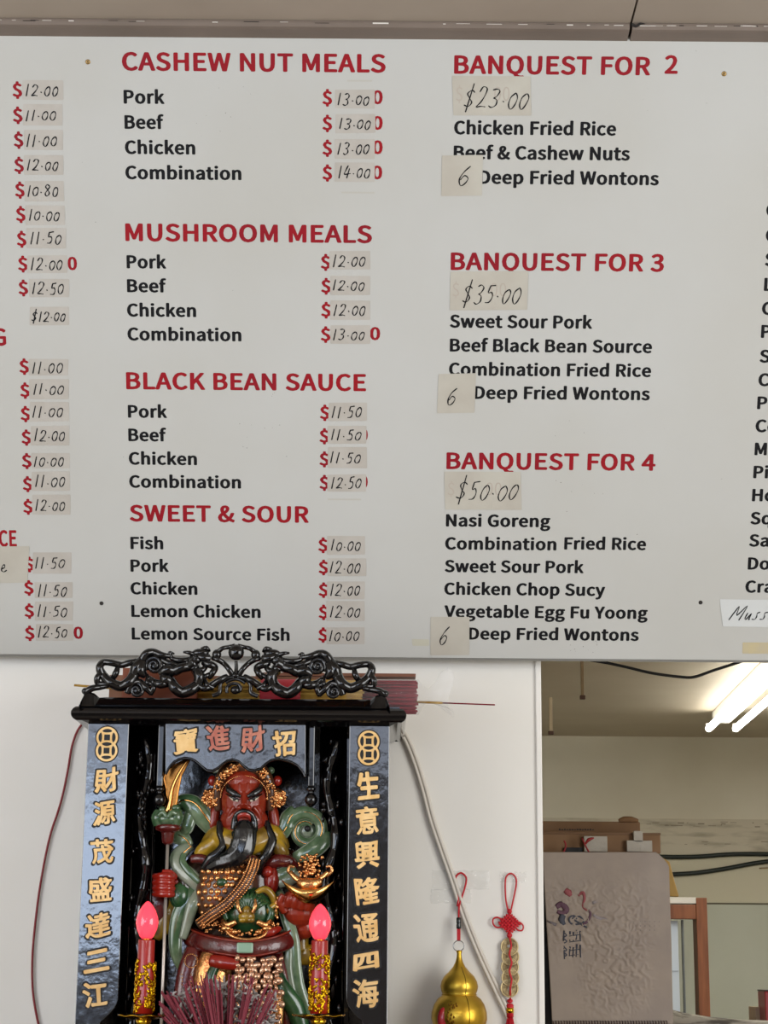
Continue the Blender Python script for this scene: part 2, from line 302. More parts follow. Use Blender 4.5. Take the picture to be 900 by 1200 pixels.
# narrow capping strip along the edge of the opening
tr = MB().box(XW-.007, -.006, 1.0, XW+.004, .1, OPEN_TOP-.005).put('trim_1', mat('trim_paint', (232,228,220), .35, bump=.2, bscale=60), bevel=.002); tr['kind'] = 'structure'
for nm_, q_ in (('wall_left', (-2.8, -7, 0, -2.7, 0, 3.3)), ('wall_right', (2.7, -7, 0, 2.8, 0, 3.3))):
    MB().box(*q_).put(nm_, m_wall)['kind'] = 'structure'
MB().box(-2.8, -7.1, 0, 2.8, -7.0, 3.3).put('wall_rear', mat('rear_wall_paint', (92,84,76), .6))['kind'] = 'structure'
fl = MB().box(-2.7, -7, -.05, 3.2, 5.3, 0).put('floor', m_floor); fl['kind'] = 'structure'
# front ceiling: panels with an open joint
ce = empty('ceiling', (0, -3, CEIL), kind='structure')
yb = BW(0, BTOP).y
xj0 = PZ(738, 34, CEIL).x; xj = xj0
g = .0035
edges = [-2.7, xj-1.2, xj, xj+1.2, 2.7]
ys = [-6.9, -5.4, -3.9, -2.4, .0]
for j in range(4):
    for i in range(4):
        MB().box(edges[i]+g*(.5), ys[j]+g*.5, CEIL, edges[i+1]-g*.5, ys[j+1]-g*.5, CEIL+.02).put('ceiling_panel', m_ceil, ce, bevel=.001)
MB().box(-2.7, -6.9, CEIL+.0205, 2.7, .2, CEIL+.05).put('backing', m_dirt, ce)
# moulding along the top of the board
zt = CEIL
yt = PZ(450, 25.5, CEIL-.002).y      # front lower edge of the moulding, from the photo
MD = .075
def moulding(x0, x1):
    mb = MB(); prof = [(yt, zt-.001), (yt, zt-.005), (yt+.004, zt-.011), (yt+.01, zt-.0125), (yt+.03, zt-.014), (yt+.06, zt-.02), (yt+MD, zt-.028), (yt+MD, zt-.001)]
    n = len(prof); v = [(x0, a, b) for a, b in prof]+[(x1, a, b) for a, b in prof]
    mb.add(v, [tuple(range(n)), tuple(range(2*n-1, n-1, -1))]+[(i, i+n, (i+1) % n+n, (i+1) % n) for i in range(n)])
    return mb
tm = empty('trim_2', (0, yt, zt), kind='structure')
moulding(-2.6, xj-.003).put('moulding', m_trim, tm); moulding(xj+.002, 2.6).put('moulding', m_trim, tm)
# chipped paint along the moulding: dark flecks and pale chips
mb = MB(); mw = MB()
for i in range(54):
    x = random.uniform(-.95, .98) if i % 3 else random.uniform(.3, .98); l = random.uniform(.004, .03); w = random.uniform(.0003, .0009)
    (mb if random.random() < .4 else mw).box(x, yt-.0012, zt-.0045-random.random()*.002, x+l, yt+.0002, zt-.0045+w-random.random()*.002)
o = mb.put('paint_crack', m_dirt, tm); o['kind'] = 'stuff'
o = mw.put('paint_chip', mat('chip', (226,222,214), .6), tm); o['kind'] = 'stuff'
mb = MB(); a = Vector((xj, yt-.001, zt-.003))
mb.tube([a, a+Vector((.008, .0, -.004)), a+Vector((.016, 0, .001)), a+Vector((.024, 0, .0006))], [.0025,.003,.0022,.0006], seg=6)
mb.put('paint_crack', m_dirt, tm)

# ------------------------------------------------------------------ back room
BZ = 2.575; BYW = 5.0
m_bwall = mat('back_wall_paint', (226,222,206), .6, rgb2=(212,206,188), vscale=1.6, bump=.1, bscale=8)
m_bgreen = mat('back_wall_lower_paint', (194,198,184), .55, rgb2=(186,190,174), vscale=2)
m_bceil = mat('back_ceiling_paint', (194,184,164), .6, rgb2=(178,166,144), vscale=1.2)
def st(o, k='structure'): o['kind'] = k; return o
wb = empty('wall_back', (1.2, BYW, 0), kind='structure')
zl = P(850, 1059, BYW).z; zu = P(850, 960, BYW).z; zm = P(850, 1001, BYW).z
MB().box(-.6, BYW, zu, 3.1, BYW+.1, 2.7).put('upper_panel', m_bwall, wb)
MB().box(-.6, BYW, zm, 3.1, BYW+.1, zu).put('ledge_band', mat('grimy_band', (205,198,180), .6, rgb2=(150,142,122), vscale=5, stretch=(1,1,5), vcontrast=(.5,.75)), wb)
MB().box(-.6, BYW, zl+.004, 3.1, BYW+.1, zm).put('middle_panel', mat('mid_paint', (204,199,176), .55), wb)
MB().box(-.6, BYW, 0, 3.1, BYW+.1, zl-.004).put('lower_panel', m_bgreen, wb)
MB().box(-.6, BYW+.006, zl-.004, 3.1, BYW+.1, zl+.004).put('joint', mat('joint', (110,104,88), .7), wb)
# grime on the band
mb = MB()
for i in range(26):
    px = random.uniform(752, 900); py = random.choice([964, 965, 966, 987])+random.uniform(-1.5, 2.5); w = random.uniform(1, 9)
    a = P(px, py, BYW); b = P(px+w, py+random.uniform(.5, 1.6), BYW); mb.box(a.x, BYW-.002, b.z, b.x, BYW, a.z)
st(mb.put('grime_spot', mat('grime', (150,142,126), .8), wb), 'stuff')
st(MB().box(-.7, .12, 0, -.6, 5.1, 2.7).put('wall_left', m_bwall)); st(MB().box(3.1, .12, 0, 3.2, 5.1, 2.7).put('wall_right', m_bwall))
st(MB().box(-.7, .125, BZ, 3.2, 5.1, BZ+.08).put('ceiling', m_bceil))
# ================================================================== MENU BOARD
board = empty('menu_board', BW(0, 0), 'large white menu board with red headings and black dish names tilted above the shrine', 'menu board')
mb = MB(); L, Rr = -1.22, 1.22; TH = .006
mb.quadbox([BW(L,0), BW(Rr,0), BW(Rr,BTOP), BW(L,BTOP)], -BN*TH)
mb.put('panel', m_board, board, bevel=.0008)
mb = MB()
mb.quadbox([BW(L,-.004,.0012), BW(Rr,-.004,.0012), BW(Rr,0,.0012), BW(L,0,.0012)], -BN*(TH+.004))
mb.quadbox([BW(L,BTOP,.0012), BW(Rr,BTOP,.0012), BW(Rr,BTOP+.004,.0012), BW(L,BTOP+.004,.0012)], -BN*(TH+.004))
mb.put('edge_strip', m_boardedge, board)
for s in (-1, 1):      # timber battens that carry the tilted board off the wall
    x = s*1.0
    mb = MB(); a = BW(x, BTOP*.93, -TH); b = BW(x, .02, -TH)
    mb.quadbox([a, b, Vector((x, -.002, b.z)), Vector((x, -.002, a.z))], Vector((.03, 0, 0)))
    mb.put('bracket', mat('batten', (190,170,140), .6), board)

_h = (BP(300, 82.7)[1], BP(300, 60.9)[1]); CAPH = _h[1]-_h[0]
_h = (BP(170, 121.5)[1], BP(170, 105.3)[1]); CAPI = _h[1]-_h[0]
BOLD = {'head': (.055, .036), 'item': (.066, .038), 'dollar': (.06, .04), 'ghost': (0, 0)}
_b = bbox(bold_text('Combination', *BOLD['item'])[0]); SXI = (BP(283, 210)[0]-BP(147, 210)[0])/(_b[1]-_b[0])
def print_text(s, x0, x1, yb, kind='item', m=None, name=None, wt=None, parent=None, lift=.0001):
    cap = CAPH if kind == 'head' else CAPI
    vs, fs = bold_text(s, *BOLD[wt or kind]); b = bbox(vs); u0, v0 = BP(x0, yb)
    sx = (BP(x1, yb)[0]-u0)/(b[1]-b[0]) if x1 else SXI
    me = bpy.data.meshes.new('text'); me.from_pydata([tuple(BW(u0+(v.x-b[0])*sx, v0+v.y*cap, lift+v.z*.001)) for v in vs], [], fs); me.update()
    return link(name or ('heading' if kind == 'head' else 'dish_name'), me, m or (m_red if kind == 'head' else m_blk), parent or board)
for s, a, b, y in [('CASHEW NUT MEALS',143,452,82.7),('MUSHROOM MEALS',147,436,282.6),('BLACK BEAN SAUCE',148,429,456.2),('SWEET & SOUR',152,362,611),
                   ('BANQUEST FOR',532,762,86.5),('BANQUEST FOR 3',528,778,316.5),('BANQUEST FOR 4',523,768,549.8),('G',-8,7.5,405),('CE',-1,20,640.5)]:
    print_text(s, a, b, y, 'head')
print_text('2', 778.5, 794, 86.5, 'head')
ITEMS = [('Pork',145,193,121.5),('Beef',146,192,151),('Chicken',146.5,229,180.5),('Combination',147,283,210),
 ('Pork',148.5,195,314.5),('Beef',149,195,342.5),('Chicken',149,230,371),('Combination',149.5,283,399),
 ('Pork',150,196,489.5),('Beef',150.5,195,517),('Chicken',151,231,544.5),('Combination',151.5,282.5,571.5),
 ('Fish',153,191.5,643.5),('Pork',153,198,670),('Chicken',153,231.5,696.5),('Lemon Chicken',154,305.5,723),('Lemon Source Fish',154.5,339.5,749.5),
 ('Chicken Fried Rice',532,722,157.5),('Beef & Cashew Nuts',531.5,738,186.5),('Deep Fried Wontons',561.5,772,215.5),
 ('Sweet Sour Pork',527,694,384),('Beef Black Bean Source',527,764,412),('Combination Fried Rice',526,763,440),('Deep Fried Wontons',555.5,761.5,467.5),
 ('Nasi Goreng',522.5,645,617),('Combination',521.5,652,644),('Fried Rice',661,757,644),('Sweet Sour Pork',521,684,670.5),('Chicken Chop Sucy',520.5,709,697),('Vegetable Egg Fu Yoong',520.5,759,723.5),('Deep Fried Wontons',549,748.5,749.5)]
for s, a, b, y in ITEMS: print_text(s, a, b, y)
for s, x, y in [('C',897.5,254),('C',897,283.5),('S',896,312),('L',895,341),('C',892.5,369),('P',891.5,396),('S',889.8,425),('C',888.3,452.5),('P',887,479.5),('Co',885,506.5),
                ('M',884,533.5),('Pi',882.5,560.5),('Ho',881,587.5),('Sq',879,614.5),('Sa',877.5,640.5),('Do',876,667.5),('Cra',873,694.5)]:
    print_text(s, x, None, y)

# ---- handwriting
GL = {'0': [[(.5,1),(.15,.75),(.1,.3),(.4,0),(.75,.2),(.9,.7),(.65,1),(.45,.98)]],
 '1': [[(.55,1),(.3,0)]],
 '2': [[(.15,.78),(.4,1),(.8,.9),(.75,.6),(.4,.25),(.05,.04),(.5,.06),(.9,.02)]],
 '3': [[(.2,.95),(.55,1),(.8,.85),(.65,.6),(.4,.52),(.7,.42),(.72,.15),(.4,0),(.1,.08)]],
 '4': [[(.45,1),(.2,.55),(.1,.3),(.9,.35)],[(.7,.75),(.5,0)]],
 '5': [[(.35,.95),(.25,.55),(.6,.6),(.8,.35),(.6,.05),(.15,.02)],[(.35,.95),(.9,.98)]],
 '6': [[(.7,1),(.35,.7),(.12,.3),(.3,.0),(.65,.1),(.72,.38),(.45,.5),(.2,.3)]],
 '8': [[(.75,.85),(.4,1),(.2,.78),(.5,.52),(.75,.25),(.45,0),(.15,.2),(.45,.5),(.8,.8)]],
 '.': [[(.35,.36),(.5,.34)]],
 '$': [[(.85,.8),(.5,.92),(.2,.75),(.45,.5),(.75,.28),(.5,.05),(.1,.12)],[(.62,1.25),(.4,-.25)]],
 'M': [[(.0,0),(.3,1),(.42,.35),(.9,1.05),(.8,.0)]],
 'u': [[(.2,.5),(.12,.1),(.4,.05),(.75,.5),(.68,.05),(.85,.05)]],
 's': [[(.8,.5),(.4,.42),(.6,.2),(.5,.0),(.0,.02)]],
 'e': [[(.1,.22),(.6,.32),(.5,.52),(.2,.42),(.12,.12),(.5,.0),(.95,.12)]]}
WID = {'1': .42, '.': .3, '0': .62, '5': .62, 'M': 1.5, 'u': .8, 's': .7, 'e': .8}
def ribbon(mb, pts, w, fn):
    pts = [Vector((p[0], p[1], 0)) for p in pts]
    if len(pts) > 2: pts, _ = catmull(pts, [1]*len(pts), step=4)
    n = len(pts); vs = []
    for i, p in enumerate(pts):
        t = pts[min(i+1, n-1)]-pts[max(i-1, 0)]; t.normalize(); q = Vector((-t.y, t.x, 0))*w*(.75+.25*math.sin(i*.9))
        vs += [p+q, p-q]
    k = len(mb.v); mb.v += [fn(v.x, v.y) for v in vs]; mb.f += [(k+2*i, k+2*i+1, k+2*i+3, k+2*i+2) for i in range(n-1)]
    for e, (c, d) in ((0, (pts[0], pts[1])), (n-1, (pts[-1], pts[-2]))):
        k = len(mb.v); ww = w*.8
        mb.v += [fn(c.x+ww*math.cos(a*math.pi/3), c.y+ww*math.sin(a*math.pi/3)) for a in range(6)]; mb.f.append(tuple(range(k, k+6)))
def handwrite(s, x0, x1, yt_, yb_, parent, w=.0026, lift=.0008, slant=.12):
    """handwriting between board pixels x0..x1, yt_..yb_"""
    u0, v0 = BP(x0, yb_); u1 = BP(x1, yb_)[0]; H = BP(x0, yt_)[1]-v0
    tot = sum(WID.get(c, .72)+.16 for c in s)
    k = (u1-u0)/tot; mb = MB(); x = 0
    for c in s:
        cw = WID.get(c, .72); h = H*random.uniform(.88, 1.0); dy = H*random.uniform(-.03, .06)
        if c == '0' and s.index('.' if '.' in s else c) < len(s): h *= .8
        for st_ in GL[c]:
            pts = [(u0+(x+.08+cw*(a+random.uniform(-.04,.04)))*k+slant*b*H, v0+dy+h*(b+random.uniform(-.02,.02))) for a, b in st_]
            ribbon(mb, pts, w/2, lambda a, b: BW(a, b, lift))
        x += cw+.16
    me = bpy.data.meshes.new('w'); me.from_pydata([tuple(v) for v in mb.v], [], mb.f); me.update()
    return link('handwriting', me, m_ink, parent)
def sticker(name, x0, y0, x1, y1, m, lift=.00045, tilt=0, th=.00025):
    a = [BP(x0, y1), BP(x1, y1), BP(x1, y0), BP(x0, y0)]
    j = lambda: random.uniform(-.0006, .0006)
    pts = [BW(u+j()+tilt*(i in (2, 3)), v+j()+tilt*.5*(i in (1, 2)), lift) for i, (u, v) in enumerate(a)]
    # subdivided edge so that the tape has soft corners
    mb = MB(); c = sum(pts, Vector())/4; out = []
    for i in range(4):
        p, q, r = pts[i-1], pts[i], pts[(i+1) % 4]
        out += [q+(p-q).normalized()*.0018, q, q+(r-q).normalized()*.0018] if False else [q+(p-q).normalized()*.0012, q+(r-q).normalized()*.0012]
    mb.quadbox(out, -BN*th)
    return mb.put(name, m, board)
PR = [ # dollar sign centre x,y ; text ; sticker box ; extra
 (20.5,106.5,'12.00',26,94,74,117),(21,136,'11.00',27,122,73,147),(22,165,'11.00',28,152,74,176),(22.5,194.5,'12.00',28,182,74.5,205),(23.5,223.5,'10.80',29,212,75,236),
 (24.5,252,'10.00',30,240.5,76,264),(25.5,281,'11.50',31,267,77.5,291),(27,310,'12.00',32,299,79,320),(27.5,338,'12.50',34,327,81,348),
 (28.5,430,'11.00',34,420.5,80,440),(29.5,458,'11.00',34.5,444,80.5,467.5),(30,485.5,'11.00',35,471,81,494),(31,513,'12.00',36,499,81.5,522),(31.5,540.5,'10.00',37,531,82,549),
 (32.5,567.5,'11.00',37,552.5,82,575),(33,594,'12.00',38,579.5,82.5,603),(34.5,661.5,'11.50',38.5,647,83.5,672),(34,689,'11.50',41,682,85,701),(34.5,716,'11.50',41,705,85.5,727),(35,742,'12.50',42,731,86,750.5),
 (383.5,115.5,'13.00',392.5,105,439.5,127),(383.5,145.5,'13.00',393,133.5,440,156),(383.5,174.5,'13.00',392,163,439,186),(383.5,203.5,'14.00',392,190.5,439,213),
 (381.5,308,'12.00',386,294,434,316),(382,336,'12.00',387,323,434,345.5),(382,364,'12.00',387,352,434,375),(381.5,392.5,'13.00',387,381,434,403),
 (380.5,484,'11.50',385,472,430,493.5),(380,511.5,'11.50',384,499,429.5,520),(380,538.5,'11.50',384,524,430,548.5),(380,566,'12.50',384,556,429,576),
 (378.5,639,'10.00',383.5,628,428,650),(379,665,'12.00',384,654,429,675),(379,691.5,'12.00',383,681,427.5,702),(379,717.5,'12.00',382.5,704,427.5,728),(378.5,744,'10.00',382.5,735,427.5,755)]
for px, py, s, x0, y0, x1, y1 in PR:
    print_text('$', px-5.8, px+5.8, py+7.0, m=m_red, name='dollar_sign', wt='dollar')
    st_ = sticker('price_sticker', x0, y0, x1, y1, m_stick)
    st_['label'] = 'beige price sticker handwritten '+s
    # faint printed figure showing through the tape
    print_text('0', x1-11, x1-2, (y0+y1)/2+6.5, m=m_ghost, name='printed_zero', lift=.0004, parent=st_, wt='ghost')
    cy = (y0+y1)/2; sx_ = 4 if s[0] == '1' else 5
    dx = random.uniform(0, 2)
    handwrite(s, x0+1+dx, x1-7+dx, cy-7.5+random.uniform(-.5, 1), cy+6.5+random.uniform(-.5, 1), st_)
for x, y in [(79.5, 310), (86.5, 742)]: print_text('0', x, x+11, y+6.5, m=m_red, name='printed_zero', wt='dollar')
for x, y in [(436.5, 115.5), (436.5, 145.5), (436.5, 174), (436, 203.5), (433.5, 392)]: print_text('0', x, x+12, y+6.5, m=m_red, name='printed_zero', wt='dollar')
for y in (511, 566): print_text('0', 421.5, 431, y+6, m=m_red, name='printed_zero', wt='dollar')
s_ = sticker('price_sticker', 35, 359.5, 81, 381, m_stick); s_['label'] = 'beige price sticker handwritten $12.00 with its own dollar sign'
handwrite('$12.00', 36, 77, 364, 376.5, s_)
BIG = [('$23.00',531,89,623,135, 541,618,103,127,'note handwritten $23.00 under the first banquet heading'),('6',517,182,565,230, 533,552,193,217,'note handwritten 6 covering the start of a line, top right column'),
 ('$35.00',527,318,618,364, 539,609,333,356,'note handwritten $35.00'),('6',512,438,556,484.5, 521,536,454,474,'note handwritten 6 in the middle banquet'),
 ('$50.00',521.5,552.5,611,597, 532,606,563,586,'note handwritten $50.00'),('6',504,723,550,768, 512,526,734,756,'note handwritten 6 at the bottom edge of the board')]
for k, (s, x0, y0, x1, y1, hx0, hx1, ht, hb, lab) in enumerate(BIG):
    n_ = sticker('paper_note', x0, y0, x1, y1, m_note, lift=.0008, tilt=random.uniform(-.002, .003)); n_['label'] = 'beige '+lab
    handwrite(s, hx0, hx1, ht, hb, n_, w=.0025, lift=.0013, slant=.2)
    if s != '6':
        print_text('$', x0+3, x0+11, y1-17, m=m_ghost2, name='ghost_print', lift=.0009, parent=n_, wt='ghost')
        print_text('00', x0+48, x0+66, y1-17, m=m_ghost2, name='ghost_print', lift=.0009, parent=n_, wt='ghost')
n_ = sticker('paper_note', -40, 641, 32, 684, m_note, lift=.0009, tilt=.004); n_['label'] = 'beige note at the left edge ending in a handwritten e'
handwrite('e', 0, 9, 653, 671, n_, w=.0026, lift=.0014)
n_ = sticker('paper_note', 847, 702, 975, 734, m_notew, lift=.0009, tilt=-.006); n_['label'] = 'white note at the right edge starting with handwritten Muss'
handwrite('Musse', 853, 908, 708, 726, n_, w=.0024, lift=.0014, slant=.35)
sticker('tape_piece', 870, 753, 930, 766, m_tapey)['label'] = 'yellowed strip of tape on the lower right of the board'
sticker('tape_piece', 483, 749, 503, 757, mat('stain_tape', (188,185,168), .4))
for x, y, m in [(103, 72.5, m_brass), (848.5, 86.5, m_brass), (119, 707, m_dark), (821, 706, m_dark)]:
    u, v = BP(x, y); mb = MB(); vs = []
    prof = [(.0001, .0012), (.0022, .0018), (.0036, .0014), (.0046, .0004), (.0046, -.001)] if m is m_brass else [(.0001, .0002), (.0016, .0004), (.003, .0014), (.004, .0004), (.004, -.001)]
    n = 14; fs = []
    for r, h in prof: vs += [BW(u+r*math.cos(2*math.pi*i/n), v+r*math.sin(2*math.pi*i/n), h) for i in range(n)]
    for j in range(len(prof)-1): fs += [(j*n+i, (j+1)*n+i, (j+1)*n+(i+1) % n, j*n+(i+1) % n) for i in range(n)]
    fs.append(tuple(range(n))); o = mb.add(vs, fs).put('screw', m, board, smooth=True)
    if m is m_brass:
        mb = MB(); mb.quadbox([BW(u-.002, v-.0004, .0017), BW(u+.002, v-.0004, .0017), BW(u+.002, v+.0004, .0017), BW(u-.002, v+.0004, .0017)], BN*.0004); mb.put('screw_slot', m_dark, o)
# specks of dirt
mb = MB()
for i in range(85):
    px, py = random.choice([(random.uniform(150, 300), random.uniform(90, 160)), (random.uniform(280, 340), random.uniform(460, 540)), (random.uniform(570, 760), random.uniform(60, 130)),
        (random.uniform(0, 900), random.uniform(50, 760)), (random.uniform(640, 720), random.uniform(500, 600)), (random.uniform(660, 700), random.uniform(745, 765))])
    u, v = BP(px, py); r = random.uniform(.0003, .0009); mb.quadbox([BW(u+r*math.cos(a)*random.uniform(.6, 1.3), v+r*math.sin(a), .0002) for a in (0, 1.2, 2.5, 3.8, 5)], -BN*.0001)
st(mb.put('dirt_speck', mat('speck', (96,88,80), .7), board), 'stuff')
for x0, y0, x1 in [(407, 95.5, 436), (400, 226.5, 439), (384, 586, 423), (35, 369, 0)][:3]:
    a = BP(x0, y0); b = BP(x1, y0); mb = MB().quadbox([BW(a[0], a[1], .0003), BW(b[0], a[1], .0003), BW(b[0], a[1]+.003, .0003), BW(a[0], a[1]+.003, .0003)], -BN*.0002)
    mb.put('tape_residue', mat('residue', (184,181,172), .4), board)
#NEXT
# ================================================================== SHRINE
YF = -.30
def X(px, py, y=YF): return P(px, py, y).x
def Z(px, py, y=YF): return P(px, py, y).z
SH = Z(275, 1335, -.2)                    # shelf top
# shelf that carries everything (below the frame)
sf = empty('wall_shelf', (0, -.2, SH-.03), 'dark wooden wall shelf under the shrine below the picture', 'shelf')
MB().box(-1.0, -.55, SH-.025, .35, -.001, SH).put('shelf_board', mat('shelf_wood', (92,50,34), .4, rgb2=(70,36,24), vscale=20, stretch=(.2,1,1)), sf, bevel=.003)
for x in (-.9, .2): MB().quadbox([(x,-.45,SH-.025),(x,-.001,SH-.025),(x,-.001,SH-.3),(x,-.03,SH-.3)], Vector((.02,0,0))).put('shelf_bracket', m_black, sf)

shrine = empty('altar_cabinet', (X(275, 1000), -.18, SH), 'black lacquered wooden altar cabinet with gold characters and a carved dragon crest', 'altar cabinet')
xl0, xl1 = X(103, 855), X(151, 855); xr0, xr1 = X(409.5, 860), X(456.5, 860)
zt_ = Z(275, 849)
YB = -.045
roofz = Z(275, 826, -.345)
def side_panel(x0, x1, sgn):
    # front board with a scooped lower inner corner
    zc = Z(120 if sgn < 0 else 430, 1172); pts = []
    xi, xo = (x1, x0) if sgn < 0 else (x0, x1)
    w = abs(x1-x0)
    pts = [(xo, zt_), (xi, zt_), (xi, zc), (xi+(xo-xi)*.06, zc-.012), (xi+(xo-xi)*.2, zc-.024), (xi+(xo-xi)*.38, zc-.036), (xi+(xo-xi)*.5, zc-.06), (xi+(xo-xi)*.55, SH), (xo, SH)]
    mb = MB(); f = [Vector((a, YF, b)) for a, b in pts]
    if sgn < 0: pass
    mb.quadbox(f, Vector((0, .016, 0)))
    p = mb.put('side_panel', m_lacqp, shrine, bevel=.0012)
    return p
pl = side_panel(xl0, xl1, -1); pr_ = side_panel(xr0, xr1, 1)
# body: side walls, back, ceiling, base
MB().box(xl0+.004, YF+.016, SH, xl0+.018, YB, zt_).put('side_wall', m_lacqs, shrine)
MB().box(xr1-.018, YF+.016, SH, xr1-.004, YB, zt_).put('side_wall', m_lacqs, shrine)
MB().box(xl0, YB-.012, SH, xr1, YB, zt_).put('back_panel', m_lacqp, shrine)
MB().box(xl0, YF+.02, SH, xr1, YB, SH+.02).put('base_board', m_lacqs, shrine)
# inner walls flanking the niche
xi0, xi1 = X(184, 960, -.22), X(378, 960, -.22)
MB().box(xl1-.002, YF+.10, SH, xl1+.03, YF+.108, zt_).put('inner_screen', m_lacqs, shrine)
MB().box(xr0-.03, YF+.10, SH, xr0+.002, YF+.108, zt_).put('inner_screen', m_lacqs, shrine)
# cornice: bull-nosed roof board and stepped mouldings
def loft_frame(name, prof, x0, x1, yf, yb, m, smooth=False):
    """prof: list of (outset, z); rectangular rings"""
    vs = []; fs = []
    for o_, z in prof: vs += [(x0-o_, yf-o_, z), (x1+o_, yf-o_, z), (x1+o_, yb, z), (x0-o_, yb, z)]
    n = len(prof)
    for i in range(n-1):
        for k in range(4): fs.append((i*4+k, i*4+(k+1) % 4, (i+1)*4+(k+1) % 4, (i+1)*4+k))
    fs += [(3,2,1,0), tuple(range((n-1)*4, n*4))]
    return MB().add(vs, fs).put(name, m, shrine, bevel=.001)
zA, zB, zC, zD = Z(275, 849), Z(275, 842, -.345), Z(275, 831, -.345), roofz
cx0, cx1 = xl0+.004, xr1-.002
OUT = .032
loft_frame('cornice', [(.0, zA-.002), (.004, zA), (.016, zA+.005), (OUT-.009, zB-.002), (OUT-.004, zB+.001), (OUT-.001, zB+.005), (OUT, zB+.010), (OUT-.0005, zB+.014), (OUT-.003, zB+.019), (OUT-.007, zB+.0225), (OUT-.013, zB+.024)], cx0, cx1, YF+.005, -.02, m_lacqs)
zr = zB+.024
# front rail under the carving with rising scroll ends
YC = -.335
def CP(px, py, y=YC): return P(px, py, y)
def mir(px): return 550-px
rail = [(92,829),(94,820),(98,812),(104,809),(110,811),(116,816),(124,815.5),(150,816),(275,817.5)]
pts = [CP(a, b+1) for a, b in rail]; 
full = pts+[Vector((2*CP(275,820).x-p.x, p.y, p.z+.0)) for p in reversed(pts[:-1])]
cxm = CP(275, 820).x
low = [Vector((full[-1].x, YC, zr-.001)), Vector((full[0].x, YC, zr-.001))]
mb = MB(); nn = len(full)   # rail with a face that leans back towards its foot, rounded top edge
for (dy0, dy1, k0, k1) in ((0, .012, 1, 0),):
    ft = [Vector((p.x, YC+.001, p.z-.0035)) for p in full]; tp = [Vector((p.x, YC+.006, p.z)) for p in full]; bt = [Vector((p.x, YC+.024, p.z-.0005)) for p in full]
    fo = [Vector((p.x, YC+.013, zr-.001)) for p in full]; bo = [Vector((p.x, YC+.024, zr-.001)) for p in full]
    rings = [fo, ft, tp, bt, bo]; vs = [v for r_ in rings for v in r_]; fs = []
    for r_ in range(5):
        for i in range(nn-1): a = r_*nn+i; b = ((r_+1) % 5)*nn+i; fs.append((a, a+1, b+1, b))
    fs += [tuple(r_*nn for r_ in range(5)), tuple(r_*nn+nn-1 for r_ in range(4, -1, -1))]
mb.add(vs, fs).put('crest_rail', m_lacqs, shrine)
MB().box(cx0-.02, YC+.022, zr-.001, cx1+.02, -.03, zr+.003).put('roof_board', m_lacqs, shrine)

# ---- pierced carving: a pair of dragons facing a pearl, scroll clouds between
def carve(strokes, sgn):
    mb = MB()
    def q(px, py, dy=0):
        p = CP(px, py, YC+.008)
        return Vector((p.x if sgn > 0 else 2*cxm-p.x, p.y+dy, p.z))
    for s in strokes:
        if s[0] == 'e':
            _, x, y, rx, ry = s; c = q(x, y); mb.ell(c, (rx/640, .008, ry/640), 12, 8)
        elif s[0] == 'sp':    # spiral
            _, x, y, r0, turns, a0 = s; pp = []; n = int(turns*12)
            for i in range(n+1):
                a = a0+turns*2*math.pi*i/n; r = r0*(1-i/n*.85); pp.append(q(x+r*math.cos(a), y+r*math.sin(a), -.004*i/n))
            mb.tube(pp, [max(.0012, (r0*.3*(1-.4*i/n))/640) for i in range(n+1)], seg=7, smooth=False)
            mb.ell(q(x, y, .004), (r0*.8/640, .006, r0*.8/640), 12, 6)
        else:
            _, pts_, rr = s; n = len(pts_)
            if not hasattr(rr, '__len__'): rr = [rr]*n
            mb.tube([q(a, b, (-.003 if i % 2 else .002)) for i, (a, b) in enumerate(pts_)], [r*1.3/640 for r in rr], seg=8, flat=1.1)
    return mb
